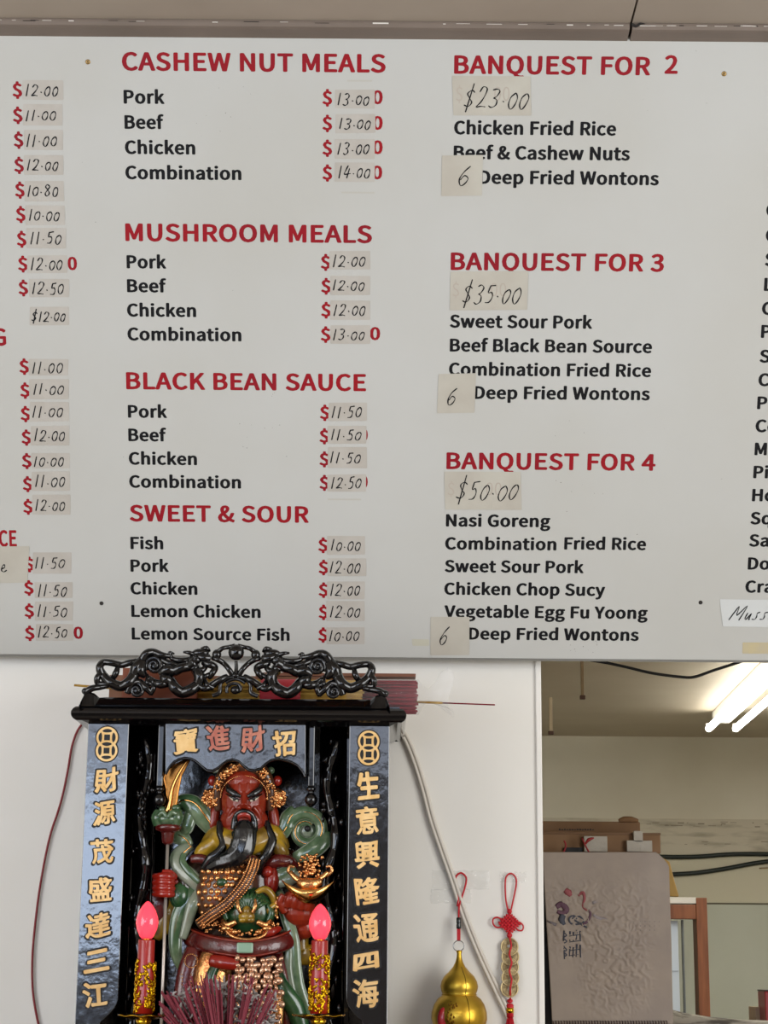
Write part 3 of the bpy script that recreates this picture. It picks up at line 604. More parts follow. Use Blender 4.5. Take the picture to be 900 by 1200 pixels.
DR = [('t', [(204,766),(199,765),(201,771),(211,774),(222,773),(230,770)], [.8,1.6,2.2,2.6,3,3]),
 ('t', [(202,769),(190,768),(180,764),(172,766),(166,774),(160,782),(157,791),(151,800),(141,804),(130,800),(121,792),(117,783),(121,776),(131,777),(142,779),(152,777),(160,775)], [1.5,3,3.4,3.6,4.6,5,5.2,5,4.6,4.4,4.2,3.6,3.2,3,3,3,3]),
 ('t', [(138,781),(136,789),(132,794),(126,796)], [2,3,2.6,1.6]),
 ('t', [(118,788),(114,795),(115,801),(124,802),(134,804)], [2.4,2.8,2.8,2.6,2.2]),
 ('t', [(167,776),(165,786),(170,792)], [5,5,3]),
 ('sp', 181, 780, 11, 1.9, 2.6), ('t', [(188,789),(196,785),(204,786),(212,783),(221,780),(230,776)], [4,5,5,4.6,5,6]),
 ('t', [(190,773),(200,778),(212,779),(222,776)], [3,2.6,2.6,2.6]),
 ('t', [(190,790),(194,796),(200,799),(205,806),(213,811),(223,809),(231,802),(234,793),(230,785),(226,780)], [3,5,5,5,5.2,5.2,5,5,5,4]),
 ('t', [(196,800),(188,802),(180,799),(174,794)], [4,4,3.4,2]), ('t', [(173,790),(173,800),(180,802)], [1,2.2,2]),
 ('e', 228, 773, 8, 6), ('e', 235, 765, 10, 5), ('t', [(244,771),(238,771),(228,767),(221,765),(215,764)], [4,3.6,2.6,1.8,1]),
 ('t', [(236,760),(242,760),(246,763)], [1.4,2.4,1]), ('t', [(238,776),(246,779),(252,782),(249,789),(245,795)], [3,3.4,3,3,1.6]), ('t', [(246,790),(241,793),(239,799)], [2.4,2,1]),
 ('t', [(226,783),(236,786),(242,780)], [3,3,2]), ('t', [(232,802),(240,807),(248,803),(258,797),(266,792)], [3,3,3.2,3,2.2]), ('t', [(240,796),(243,803),(250,806)], [1.2,2.6,2.4]),
 ('sp', 160, 809, 9, 1.6, 4.2), ('t', [(149,812),(155,801),(164,799),(171,806),(178,812)], [3,3,3,3,3]), ('t', [(176,800),(180,806),(176,813)], [1.4,2.6,2.6]),
 ('e', 254, 767, 5.5, 6), ('t', [(249,771),(255,773),(262,777),(268,784),(272,790)], [2,2.6,2.4,2.4,2.6]), ('t', [(255,764),(261,760),(268,758),(275,757)], [2.4,2,2,2]),
 ('t', [(99,812),(108,807),(118,805),(126,804)], [3.5,3,2.6,2.2]), ('e', 100, 810, 4.5, 4)]
for sgn in (1, -1):
    mb = carve(DR, sgn)
    # scales: rows of small beads along the body
    rr = random.Random(3)
    for (a, b) in [(157,789),(153,797),(160,782),(198,801),(204,807),(212,812),(222,811),(230,804),(234,797),(234,789),(184,800),(190,801),(166,776),(218,780),(210,783),(228,770),(233,773)]:
        for k in range(2):
            p = CP(a+rr.uniform(-2.5,2.5), b+rr.uniform(-2.5,2.5), YC+.001-.001*k); x = p.x if sgn > 0 else 2*cxm-p.x
            mb.ell((x, p.y, p.z), (.0017,.0022,.0017), 7, 4)
    mb.put('dragon_carving', m_lacqs, shrine, smooth=True)
mb = MB(); c = CP(275, 764.5, YC+.006); mb.ell((cxm, c.y, c.z), (.0145, .012, .0145), 20, 12)
mb.put('pearl', m_lacqs, shrine, smooth=True)
mb = MB(); q = lambda a, b: Vector((cxm+(a-275)/640, YC+.008, CP(275, b).z))
mb.tube([q(275,774), q(275.5,783), q(275,792)], [.003,.0035,.005], seg=8); mb.ell(q(275,791), (.008,.007,.005))
for k in range(2):
    s_ = 1 if k else -1
    mb.tube([q(275+s_*a, b) for a, b in [(2,793),(10,794),(17,801),(18,811),(26,815)]], [.004,.004,.0035,.004,.004], seg=8)
mb.tube([q(275+11*math.cos(a)*(1-.1*i), 807+9*math.sin(a)*(1-.1*i)) for i, a in enumerate([2.6,3.4,4.2,5,5.8,6.6,7.4,8.2])], .0032, seg=8)
mb.ell(q(275, 808), (.009,.008,.0075)); mb.tube([q(264,800),q(268,797),q(275,795),q(282,797),q(286,800)], .003)
mb.put('cloud_carving', m_lacqs, shrine, smooth=True)

# ---- header plate with cloud-shaped lower edge
YH = -.299
top = [(194,846),(358,846)]
lowe = [(358,909),(355,903),(349,896),(342,892),(334,889.5),(325,888),(317,890),(311,894),(305,899.5),(299,901.5),(292,901),(286,896.5),(280,891),(273,889),(266,890.5),(260,894.5),(254,899.5),(249,902),(243,901.5),(237,897),(230,891),(224,888),(217,887),(210,888.5),(203,892),(198,898),(194,906)]
f = [P(a, b, YH) for a, b in top+lowe]
hp = MB().quadbox(f, Vector((0, .01, 0))).put('header_plate', m_lacqp, shrine, bevel=.0006)
MB().tube([P(a, b+1.5, YH+.002) for a, b in lowe], .0026, seg=8).put('header_edge', m_lacqs, shrine, smooth=True)
# hanging posts with turned knobs beside the plate
for px, xk in ((188, 188), (365, 365)):
    x = X(px, 900, -.28); zt2 = zt_; zl2 = Z(px, 922, -.28)
    post = MB().box(x-.0055, -.285, zl2, x+.0055, -.274, zt2).put('hanging_post', m_lacqs, shrine, bevel=.002)
    pr = [(.001, Z(px,921,-.28)), (.0065, Z(px,922.5,-.28)), (.0085, Z(px,924.5,-.28)), (.0065, Z(px,927,-.28)), (.004, Z(px,928.5,-.28)), (.0075, Z(px,931,-.28)), (.0105, Z(px,934,-.28)), (.0115, Z(px,937.5,-.28)), (.0095, Z(px,942,-.28)), (.004, Z(px,945.5,-.28)), (.0003, Z(px,946.5,-.28))]
    MB().lathe(pr, (x, -.28, 0), 20).put('knob', m_lacqs, post, smooth=True)
# ---- side pillars with a coiled dragon in relief behind the panels
for sg, (pa, pb) in ((0, (154, 182)), (1, (373, 406))):
    xc = X((pa+pb)/2, 960, -.225); w = (pb-pa)/640/2
    mb = MB(); z0 = SH+.02; z1 = zt_; 
    mb.box(xc-w*.95, -.222, z0, xc+w*.95, -.21, z1)
    for xx in (-.85, .85): mb.tube([(xc+xx*w, -.226, z0), (xc+xx*w, -.226, z1-.03)], .0028, seg=8)
    n = 46; pp = []
    for i in range(n): t = i/n; pp.append((xc+w*.34*math.sin(t*22+sg*2), -.232-.006*math.cos(t*19), z1-.02-t*(z1-z0-.05)))
    mb.tube(pp, [.0105+.004*math.sin(i*.9)**2 for i in range(n)], seg=8)
    rr = random.Random(5+sg)
    for i in range(60): mb.ell((xc+rr.uniform(-.7,.7)*w, -.234, rr.uniform(z0+.05, z1-.02)), (rr.uniform(.003,.007), .008, rr.uniform(.004,.012)), 9, 6)
    mb.put('carved_pillar', m_lacqs, shrine, smooth=True)

# ---- gold characters
def char_mesh(ch, px, py, w, h, y, r, dy, shear=.10, wob=.02):
    V, F = glyph_bold(ch, r*(.8 if ch in '三四江生' else .62), 10); b = bbox(V); c = P(px, py, y); k = 640/1.0
    sx = w/(b[1]-b[0])/k; sz = h/(b[3]-b[2])/k; cx = (b[0]+b[1])/2; cz = (b[2]+b[3])/2
    rr = random.Random(ord(ch))
    ph = rr.uniform(0, 6)
    def fn(v):
        x = (v.x-cx)*sx; z = (v.y-cz)*sz
        z2 = z+shear*x*1.5+wob*.06*math.sin(95*x+ph)+2.2*x*x; x2 = x*(1-.10*math.sin(z*60+ph))+wob*.05*math.sin(z*120+ph)-.06*z
        return (c.x+x2, y-dy-v.z*.3, c.z+z2)
    me = bpy.data.meshes.new('ch'); me.from_pydata([fn(v) for v in V], [], F); me.update(); return me
def gold_char(ch, px, py, w, h, y, parent, m):
    # raised black rim below, gilded stroke above; both lie on the board
    o = link('character_outline', char_mesh(ch, px, py, w+4.2, h+4.2, y, .105, .0006), m_black, parent)
    g_ = link('gold_character', char_mesh(ch, px, py, w, h, y, .05, .0016), m, parent)
    for q_ in (o, g_):
        sdf = q_.modifiers.new('s', 'SOLIDIFY'); sdf.thickness = .0007; sdf.offset = 0
for ch, px, py in [('財',125,914),('源',122.5,953),('茂',120,998),('盛',117.5,1042.5),('達',115,1084),('三',113.5,1126.5),('江',112,1166)]:
    gold_char(ch, px, py, 26, 27 if ch != '三' else 24, YF, pl, m_chgold)
for ch, px, py in [('生',431.5,921),('意',430.5,962),('興',430,1001.5),('隆',430,1044),('通',429.5,1087.5),('四',429,1127),('海',429,1164)]:
    gold_char(ch, px, py, 27, 31 if ch != '四' else 18, YF, pr_, m_chgold)
for ch, px, py, m in [('寶',217.5,868.5,m_chgold),('進',256,865,m_chred),('財',296.5,866,m_chred),('招',333.5,871.5,m_chgold)]:
    gold_char(ch, px, py, 26, 29, YH, hp, m)
def coin_sign(px, py, y, parent, m):
    c = P(px, py, y); R0 = 12.3/640
    mb = MB()
    for r0, r1, yy, in ((.0185, .0208, .0005),):
        pass
    def ring(cx, cz, ra, rb, yy, th, mm=None):
        n = 36; vs = []; fs = []
        for i in range(n):
            a = 2*math.pi*i/n
            for r in (ra, rb): vs += [(cx+r*math.cos(a), yy, cz+r*math.sin(a)), (cx+r*math.cos(a), yy-th, cz+r*math.sin(a))]
        for i in range(n):
            a, b = 4*i, 4*((i+1) % n); fs += [(a+1, a+3, b+3, b+1), (a, b, b+2, a+2), (a+2, b+2, b+3, a+3), (a, a+1, b+1, b)]
        mb_.add(vs, fs)
    mb_ = MB(); 
    for s in (1, -1):
        n = 36; cz = c.z+s*.0118; vs = [(c.x+(R0+.0022)*math.cos(2*math.pi*i/n), y-.0006-.0002*s, cz+(R0+.0022)*math.sin(2*math.pi*i/n)) for i in range(n)]
        mb_.quadbox(vs, Vector((0, .0005, 0)))
    mb_.put('character_outline', m_black, parent)
    mb_ = MB(); dk_ = MB()
    for s in (1, -1):
        cz = c.z+s*.0118; kk = R0*.27
        dk_.quadbox([(c.x-kk, y-.0018, cz-kk), (c.x+kk, y-.0018, cz-kk), (c.x+kk, y-.0018, cz+kk), (c.x-kk, y-.0018, cz+kk)], Vector((0, .0003, 0)))
        n = 36; mb_.quadbox([(c.x+R0*math.cos(2*math.pi*i/n), y-.0012-.0002*s, cz+R0*math.sin(2*math.pi*i/n)) for i in range(n)], Vector((0, .0008, 0)))
        k = R0*.30
        # square hole frame and four curved arms
        for a in range(4):
            ca, sa = math.cos(a*math.pi/2), math.sin(a*math.pi/2)
            def rt(u, v): return Vector((c.x+u*ca-v*sa, y-.0012-.0002*s, cz+u*sa+v*ca))
            A_ = R0*.50; lens = [rt(A_*math.sin(t), R0*.80-(1-math.cos(t))*R0*.33) for t in (-1.2,-.8,-.4,0,.4,.8,1.2)]+[rt(A_*math.sin(t), R0*.46+(1-math.cos(t))*R0*.16) for t in (.8,.3,-.3,-.8)]
            dk_.quadbox([q_+Vector((0, -.0004, 0)) for q_ in lens], Vector((0, .0003, 0)))
            continue
            arc = [rt(R0*.62+R0*.40*math.cos(t)-R0*.1, R0*.62+R0*.40*math.sin(t)-R0*.1) for t in (math.pi*.95, math.pi*1.1, math.pi*1.25, math.pi*1.4, math.pi*1.55)]
            d = R0*.72; mb_.quadbox([rt(k*.8, k*1.2), rt(k*1.2, k*.8), rt(d*.95, d*.45), rt(d*.78, d*.72), rt(d*.45, d*.95)], Vector((0, .0006, 0)))
    ce_ = mb_.put('coin_emblem', m, parent); dk_.put('emblem_hole', m_black, ce_)
coin_sign(125.3, 872, YF, pl, m_chgold); coin_sign(432, 876.5, YF, pr_, m_chgold)
#NEXT2
# ================================================================== DEITY STATUE
m_face = mat('red_glaze', (128,36,17), .32, coat=.3, bump=.06, bscale=60)
m_hand = mat('red_glaze_bright', (142,30,18), .25, coat=.45)
m_beard = mat('black_glaze', (10,11,13), .2, coat=.5, bump=.35, bscale=30, stretch=(6,6,1))
m_goldm = mat('statue_gold', (226,164,104), .24, metal=.95, bump=.5, bscale=220, rgb2=(110,62,34), vscale=60, vcontrast=(.5,.8))
m_golds = mat('smooth_gold', (226,166,96), .16, metal=1)
m_blade = mat('blade_gold', (140,92,44), .24, metal=1, bump=.5, bscale=35)
m_yel = mat('yellow_glaze', (178,142,34), .3, coat=.5, rgb2=(108,82,22), vscale=30, bump=.15, bscale=90)
m_grn = mat('green_glaze', (56,84,54), .2, coat=.7, rgb2=(116,134,104), vscale=26, vcontrast=(.42,.72), bump=.1, bscale=60)
m_dgrn = mat('dark_green_glaze', (22,60,32), .25, coat=.6, rgb2=(48,84,48), vscale=40)
m_wht = mat('greenish_white_glaze', (136,142,126), .25, coat=.5, rgb2=(88,106,80), vscale=26)
m_mar = mat('maroon_glaze', (72,16,15), .25, coat=.6, rgb2=(92,24,20), vscale=60, bump=.3, bscale=180)
m_brn = mat('brown_armor', (74,44,26), .3, coat=.5)
m_eye = mat('eye_white', (200,190,170), .3)
m_buck = mat('celadon', (136,168,142), .3, coat=.5)
YS = -.20; KS = 2200/3.56
def SP(px, py, d=0.0): return P(px, py, YS-d)
def rp(r): return r/KS
statue = empty('deity_statue', (X(285, 1000, YS), YS+.02, SH+.02), 'glazed statue of a red-faced bearded warrior deity inside the black altar cabinet', 'statue')
def E3(mb, px, py, d, rx, rz, ry=None, rot=0, seg=16, rings=10):
    m_ = Matrix.Rotation(rot, 3, 'Y') if rot else None
    mb.ell(SP(px, py, d), (rp(rx), rp(ry if ry else (rx+rz)/2), rp(rz)), seg, rings, m_); return mb
def T3(mb, pts, rad, seg=10, flat=1.0, **k):
    n = len(pts); rad = list(rad) if hasattr(rad, '__len__') else [rad]*n
    mb.tube([SP(p[0], p[1], p[2] if len(p) > 2 else 0) for p in pts], [rp(r) for r in rad], seg=seg, flat=flat, **k); return mb
# robed body: one continuous surface
mb = MB()
E3(mb, 285, 1045, .02, 50, 62, 30); E3(mb, 286, 1130, .015, 58, 60, 34); E3(mb, 284, 1220, .015, 74, 80, 46); E3(mb, 284, 1300, .01, 84, 60, 50)
E3(mb, 285, 990, .01, 34, 26, 24); E3(mb, 245, 1015, .0, 26, 22, 22); E3(mb, 328, 1015, .0, 26, 22, 22)
T3(mb, [(330,1015,0),(350,1040,.02),(352,1062,.045)], [24,22,18]); T3(mb, [(244,1015,0),(222,1035,.02),(206,1040,.04)], [24,20,14])
mb.put('robe', mat('robe_glaze', (44,50,40), .25, coat=.5, rgb2=(70,30,22), vscale=12), statue, voxel=.003, sm=4)
# head with nose, cheeks, brow ridge, ears: one surface
mb = MB()
E3(mb, 286, 938, .045, 26, 34, 26); E3(mb, 286, 962, .047, 27, 20, 24); E3(mb, 286, 917, .043, 23, 20, 24)
E3(mb, 273, 951, .070, 9, 9, 6); E3(mb, 299, 951, .070, 9, 9, 6)
T3(mb, [(286,929,.083),(286,938,.090),(286,945,.097)], [2.8,3.4,4.6]); E3(mb, 280.5, 946.5, .088, 3.4, 2.8, 4); E3(mb, 291.5, 946.5, .088, 3.4, 2.8, 4)
T3(mb, [(266,926,.074),(275,929,.082),(284,934,.084)], [2.6,3,2.4]); T3(mb, [(306,926,.074),(297,929,.082),(288,934,.084)], [2.6,3,2.4])
T3(mb, [(281,918,.080),(283,928,.084)], [1.6,1.6]); T3(mb, [(291,918,.080),(289,928,.084)], [1.6,1.6])
T3(mb, [(275,946,.082),(269,954,.076),(266,966,.068)], [2.2,2.2,2]); T3(mb, [(297,946,.082),(303,954,.076),(306,966,.068)], [2.2,2.2,2])
mb.put('head', m_face, statue, voxel=.0012, sm=3)
for s in (-1, 1):     # ear and long lobe beside the cheek
    mb = MB(); x = 286+s*31
    T3(mb, [(x,938,.035),(x+s*3,952,.035),(x+s*5,966,.034),(x+s*4,974,.033)], [4,6,6.5,4], flat=1.2)
    mb.put('ear', m_face, statue, smooth=True)
# brows, eyes, lips
for s in (-1, 1):
    q = lambda x: 286+s*(x-286)
    MBb = MB(); T3(MBb, [(q(305),919,.075),(q(304),925,.080),(q(297),930,.087),(q(290),933.5,.089)], [1.6,3.8,3.4,1.5], flat=.7); MBb.put('eyebrow', m_beard, statue, smooth=True)
    MBb = MB(); T3(MBb, [(q(304),932.5,.076),(q(299),936.5,.083),(q(293),938.5,.0855)], [.6,1.7,1.1], flat=.8); e_ = MBb.put('eye', m_eye, statue, smooth=True)
    MBb = MB(); E3(MBb, q(297.5), 937, .0862, 1.6, 1.5, 2); MBb.put('pupil', m_beard, e_, smooth=True)
    MBb = MB(); T3(MBb, [(q(307),930.5,.074),(q(300),934.2,.084),(q(291.5),937,.087)], [.7,1.3,.8]); MBb.put('eyelid', m_beard, e_, smooth=True)
mb = MB(); T3(mb, [(277.5,962,.080),(280,956,.088),(286,954,.092),(292,956,.088),(294.5,962,.080)], [2.0,3.0,3.3,3.0,2.0]); mb.put('lip', mat('lip_red', (146,44,34), .3, coat=.4), statue, smooth=True)
# beard: centre fall sweeping to the left, moustache arch, two side locks
mb = MB()
T3(mb, [(286,961,.088),(286,972,.090),(285,986,.092),(281,998,.092),(270,1007,.088),(255,1012,.080),(242,1018,.07)], [5,12,13.5,14,11,8,4], flat=.7)
T3(mb, [(276,975,.086),(277,990,.094),(272,1001,.095),(258,1006,.088)], [5,5,5,3]); T3(mb, [(296,972,.086),(295,988,.092),(288,1002,.094),(272,1012,.088)], [5,5,6,3])
T3(mb, [(274.5,972,.083),(275,962,.084),(278,954,.089),(286,950.5,.094),(294,954,.089),(298,962,.084),(298,974,.083)], [4.5,3.6,3,2.4,3,3.6,4.5])
mb.put('beard', m_beard, statue, voxel=.0014, sm=1)
for pts, rr_ in (([(257,962,.06),(258,975,.068),(262,988,.074),(257,998,.076),(247,1006,.075),(238,1018,.066)], [2.5,4.5,5,5.2,5.5,4]), ([(313,962,.06),(315,973,.066),(319,985,.070),(314,998,.074),(306,1010,.074),(303,1024,.064)], [2.5,4.5,5.5,5.5,5,3])):
    mb = MB(); T3(mb, pts, rr_, flat=.8); mb.put('side_lock', m_beard, statue, smooth=True)
# helmet crown
mb = MB()
T3(mb, [(256,950,.045),(255,930,.05),(260,912,.056),(270,901,.062),(286,897,.066),(302,901,.062),(312,912,.056),(317,930,.05),(316,950,.045)], [4,6,7.5,8.5,9,8.5,7.5,6,4], seg=10)
E3(mb, 286, 905, .03, 28, 14, 26)
hel = mb.put('helmet', m_brn, statue, smooth=True)
mb = MB(); rr = random.Random(11)
for i in range(150):
    t = math.pi*(.03+.94*rr.random()); r = rr.uniform(27, 36); x = 286+r*math.cos(t)*1.02; y = 931-r*math.sin(t)*1.08
    E3(mb, x, y, .064+.012*math.sin(t)+rr.uniform(0,.004), rr.uniform(1,2.2), rr.uniform(1,2.2), 2, seg=7, rings=5)
for i in range(40):
    t = math.pi*i/39; E3(mb, 286+27.5*math.cos(t), 934-25*math.sin(t), .074+.004*math.sin(t), .9, .9, .9, seg=6, rings=4)
    E3(mb, 286+36*math.cos(t), 933-39*math.sin(t), .060, 1, 1, 1, seg=6, rings=4)
for x, y in [(275,897),(286,893),(297,897),(265,904),(307,904)]: E3(mb, x, y, .078, 3.4, 3, 3, seg=9, rings=6)
mb.put('gold_beading', m_goldm, hel, smooth=True)
for s in (-1, 1):
    x = 286+s*39; mb = MB(); E3(mb, 287+s*38, 915, .045, 5.2, 6, 5); mb.put('red_bead', m_hand, hel, smooth=True)
    mb = MB(); E3(mb, x-s*1, 935, .045, 10.5, 11, 5)
    for i in range(46): 
        a = rr.uniform(0, 6.28); r = 11*math.sqrt(rr.random()); E3(mb, x-s+r*math.cos(a), 935+r*math.sin(a), .053+.004*(1-r/11), rr.uniform(1.2,2.6), rr.uniform(1.2,2.6), 2, rot=a, seg=7, rings=5)
    mb.put('rosette', m_goldm, hel, smooth=True)
for x, y in ((317,903),(266,899)):
    mb = MB(); E3(mb, x, y, .04, 5, 4.5, 5); mb.put('green_bead', m_grn, hel, smooth=True)
mb = MB(); T3(mb, [(250,905,.03),(262,901,.035),(270,894,.035)], [1.5,3,3]); mb.put('green_trim', m_wht, hel, smooth=True)
# yellow scarf and maroon collar
mb = MB()
T3(mb, [(244,998,.03),(256,982,.04),(270,986,.058),(286,990,.064),(302,986,.058),(318,980,.04),(330,998,.03)], [12,15,15,13,15,15,11])
T3(mb, [(262,980,.05),(240,995,.05),(232,1003,.045)], [9,9,6]); T3(mb, [(312,978,.05),(328,995,.05),(334,1004,.045)], [8,9,6])
mb.put('scarf', m_yel, statue, voxel=.002, sm=3)
mb = MB(); T3(mb, [(312,1014,.05),(324,1009,.055),(338,1010,.05),(346,1015,.04)], [6,8.5,8,5]); mb.put('collar', m_mar, statue, smooth=True)
mb = MB(); T3(mb, [(225,1007,.05),(236,1006,.056),(246,1012,.056)], [5,6,5]); mb.put('collar', m_mar, statue, smooth=True)
mb = MB(); E3(mb, 295, 1008, .078, 7, 6, 5); mb.put('scarf_knot', m_mar, statue, smooth=True)
# cuirass: gold studs in rows, diagonal baldric
mb = MB(); E3(mb, 268, 1045, .045, 38, 44, 26, rot=.1); cu_ = mb.put('cuirass', m_brn, statue, smooth=True)
mb = MB()
for r in range(9):
    for c in range(9):
        x = 234+c*7.2+(r % 2)*3.6+rr.uniform(-1,1); y = 1014+r*7.8+rr.uniform(-1,1)
        if x > 302-(y-1012)*.95-3 or (x-268)**2/37**2+(y-1045)**2/44**2 > 1: continue
        dd = .045+.038*math.sqrt(max(0, 1-(x-268)**2/38**2-(y-1045)**2/46**2)); E3(mb, x, y, dd+.004, rr.uniform(3.0,4.1), rr.uniform(3.0,4.0), 3.4, seg=9, rings=6)
mb.put('armor_stud', m_goldm, cu_, smooth=True)['kind'] = 'stuff'
mb = MB(); T3(mb, [(299,1006,.08),(295,1020,.088),(284,1040,.094),(266,1060,.094),(246,1074,.086),(233,1084,.07)], 6.5, flat=.5); bd = mb.put('baldric', m_brn, statue, smooth=True)
mb = MB()
cl, _ = catmull([Vector(p) for p in [(299,1006,.08),(295,1020,.088),(284,1040,.094),(266,1060,.094),(246,1074,.086),(233,1084,.07)]], [1]*6, step=9)
for i in range(1, len(cl)-1):
    t = (cl[i+1]-cl[i-1]); n_ = Vector((-t.y, t.x, 0)).normalized()
    for k in (-5.8, -2, 2, 5.8): p = cl[i]+n_*k; E3(mb, p.x, p.y, p.z+.0055, 1.15 if abs(k) > 3 else 1.5, 1.15, 1.3, seg=6, rings=4)
mb.put('gold_beading', m_goldm, bd, smooth=True)['kind'] = 'stuff'
mb = MB(); E3(mb, 260, 1034, .088, 6, 4.5, 4); mb.put('green_bead', m_dgrn, cu_, smooth=True)
mb = MB(); E3(mb, 318, 1032, .055, 9, 16, 8); E3(mb, 314, 1022, .06, 7, 7, 8); mb.put('red_lapel', m_hand, statue, smooth=True)
# belly guard: green horned beast mask with gold teeth
mb = MB(); E3(mb, 292, 1068, .062, 29, 27, 20); T3(mb, [(266,1078,.085),(262,1066,.085),(268,1056,.085)], [3,4,2]); T3(mb, [(314,1080,.085),(318,1070,.085),(313,1060,.085)], [3,4,2])
for i in range(11): 
    a = math.pi*(.12+.76*i/10); T3(mb, [(290+6*math.cos(a),1070-4*math.sin(a),.095),(290+16*math.cos(a),1066-14*math.sin(a),.096),(290+26*math.cos(a),1066-22*math.sin(a),.082)], [2,2.6,1.2])
gd = mb.put('belly_mask', m_dgrn, statue, smooth=True)
mb = MB(); E3(mb, 289, 1074, .1, 9, 7, 7); E3(mb, 289, 1068, .1, 5, 6, 6); E3(mb, 284, 1078, .108, 4, 3, 3); E3(mb, 294, 1078, .108, 4, 3, 3)
T3(mb, [(300,1046,.085),(310,1042,.082),(318,1048,.078),(322,1060,.072),(322,1074,.07)], [2.5,4,4,4,3]); T3(mb, [(322,1060,.08),(315,1066,.085),(318,1074,.08)], [3,3,2])
mb.put('snout', m_yel, gd, smooth=True)
mb = MB()
for s in (-1, 1):
    T3(mb, [(289+s*7,1070,.108),(289+s*10,1062,.11),(289+s*10,1053,.105)], [2,2.4,1]); T3(mb, [(289+s*12,1080,.1),(289+s*22,1084,.095),(289+s*28,1078,.085)], [3,3.4,2.5]); E3(mb, 289+s*24, 1088, .09, 6, 4, 5); E3(mb, 289+s*14, 1092, .1, 4, 3, 4)
T3(mb, [(262,1086,.09),(272,1097,.1),(290,1101,.104),(308,1097,.1),(316,1086,.09)], [1.5,1.8,1.8,1.8,1.5])
for i in range(26): a = rr.uniform(-1, 1); E3(mb, 289+a*26, 1094-rr.random()*8+4*(1-a*a), .1-.012*a*a, rr.uniform(1.2,2.4), rr.uniform(1.2,2.4), 2, seg=7, rings=5)
for i in range(30): E3(mb, rr.uniform(237, 262), rr.uniform(1078, 1094), .075+rr.random()*.008, rr.uniform(1.2,2.6), rr.uniform(1,2), 2, seg=7, rings=5)
for i in range(16): E3(mb, rr.uniform(318, 326), rr.uniform(1050, 1090), .08, rr.uniform(1,2.2), rr.uniform(1.5,3), 2, seg=7, rings=5)
mb.put('gold_tooth_row', m_goldm, gd, smooth=True)['kind'] = 'stuff'
mb = MB(); T3(mb, [(308,1096,.092),(318,1092,.09),(328,1088,.078)], [3,5,3]); mb.put('red_tongue', m_hand, gd, smooth=True)
# belt with celadon buckle
mb = MB(); bpts = [(222,1096,.03),(228,1100,.055),(245,1106,.08),(266,1110,.096),(287,1112,.102),(308,1110,.096),(328,1105,.08),(342,1098,.055),(346,1092,.03)]
T3(mb, bpts, 10.5, flat=.45, seg=12); blt = mb.put('belt', m_mar, statue, smooth=True)
for off in (-8.6, 8.6):
    mb = MB(); T3(mb, [(a, b+off, d+.006) for a, b, d in bpts], 1.1, seg=6); mb.put('belt_piping', m_face, blt, smooth=True)
a = SP(277.5, 1104.5, .112); b = SP(296.5, 1117, .112); MB().box(a.x, a.y, b.z, b.x, a.y+.008, a.z).put('buckle', m_buck, blt, bevel=.0025)
# skirt of armour below the belt
mb = MB()
T3(mb, [(248,1126,.09),(262,1128,.098),(280,1131,.102)], [7,8,6]); mb.put('red_sash', m_hand, statue, smooth=True)
mb = MB()
for r in range(14):
    for c in range(11):
        x = 262+c*7.4+(r % 2)*3.6; y = 1124+r*6.6
        if abs(x-300) > 30: continue
        x += rr.uniform(-2,2); y += rr.uniform(-2,2)
        E3(mb, x, y, .086+.022*math.cos((x-290)/36)+.001*r, rr.uniform(2.5,5), rr.uniform(2.5,5), 3, rot=rr.uniform(0,3), seg=8, rings=5)
mb.put('scale_armor', mat('pale_gold_scale', (214,172,142), .25, metal=.85, bump=.5, bscale=200), statue, smooth=True)['kind'] = 'stuff'
mb = MB(); T3(mb, [(228,1112,.06),(222,1130,.068),(216,1160,.07),(214,1200,.07)], [9,11,11,10], flat=.6); tz = mb.put('tasset', m_mar, statue, smooth=True)
mb = MB()
for i in range(24): a = i*2*math.pi/24; E3(mb, 224+7.5*math.cos(a), 1126+8*math.sin(a), .0805, .8, .8, .8, seg=6, rings=4)
for i in range(14): E3(mb, 213+i*.2, 1142+i*4, .083, .8, .8, .8, seg=6, rings=4); E3(mb, 224-i*.1, 1142+i*4, .083, .8, .8, .8, seg=6, rings=4)
mb.put('gold_beading', m_goldm, tz, smooth=True)
mb = MB(); T3(mb, [(238,1118,.072),(236,1140,.08),(230,1170,.08)], [2.5,3.5,3]); mb.put('gold_ribbon', m_golds, statue, smooth=True)
mb = MB(); T3(mb, [(325,1112,.06),(330,1140,.07),(334,1170,.07),(338,1210,.07)], [5,6,8,9], flat=.6); mb.put('tasset', m_mar, statue, smooth=True)
mb = MB(); T3(mb, [(322,1140,.08),(330,1160,.085),(345,1180,.08),(352,1205,.075)], [8,11,11,10], flat=.7); mb.put('green_drape', m_dgrn, statue, smooth=True)
mb = MB(); T3(mb, [(254,1130,.09),(246,1150,.09),(250,1180,.09)], [5,7,7]); mb.put('green_drape', m_dgrn, statue, smooth=True)
mb = MB(); E3(mb, 250, 1150, .07, 22, 40, 14); T3(mb, [(318,1160,.095),(324,1175,.1),(322,1205,.1)], [6,8,9], flat=.6); mb.put('gold_ribbon', m_goldm, statue, smooth=True)
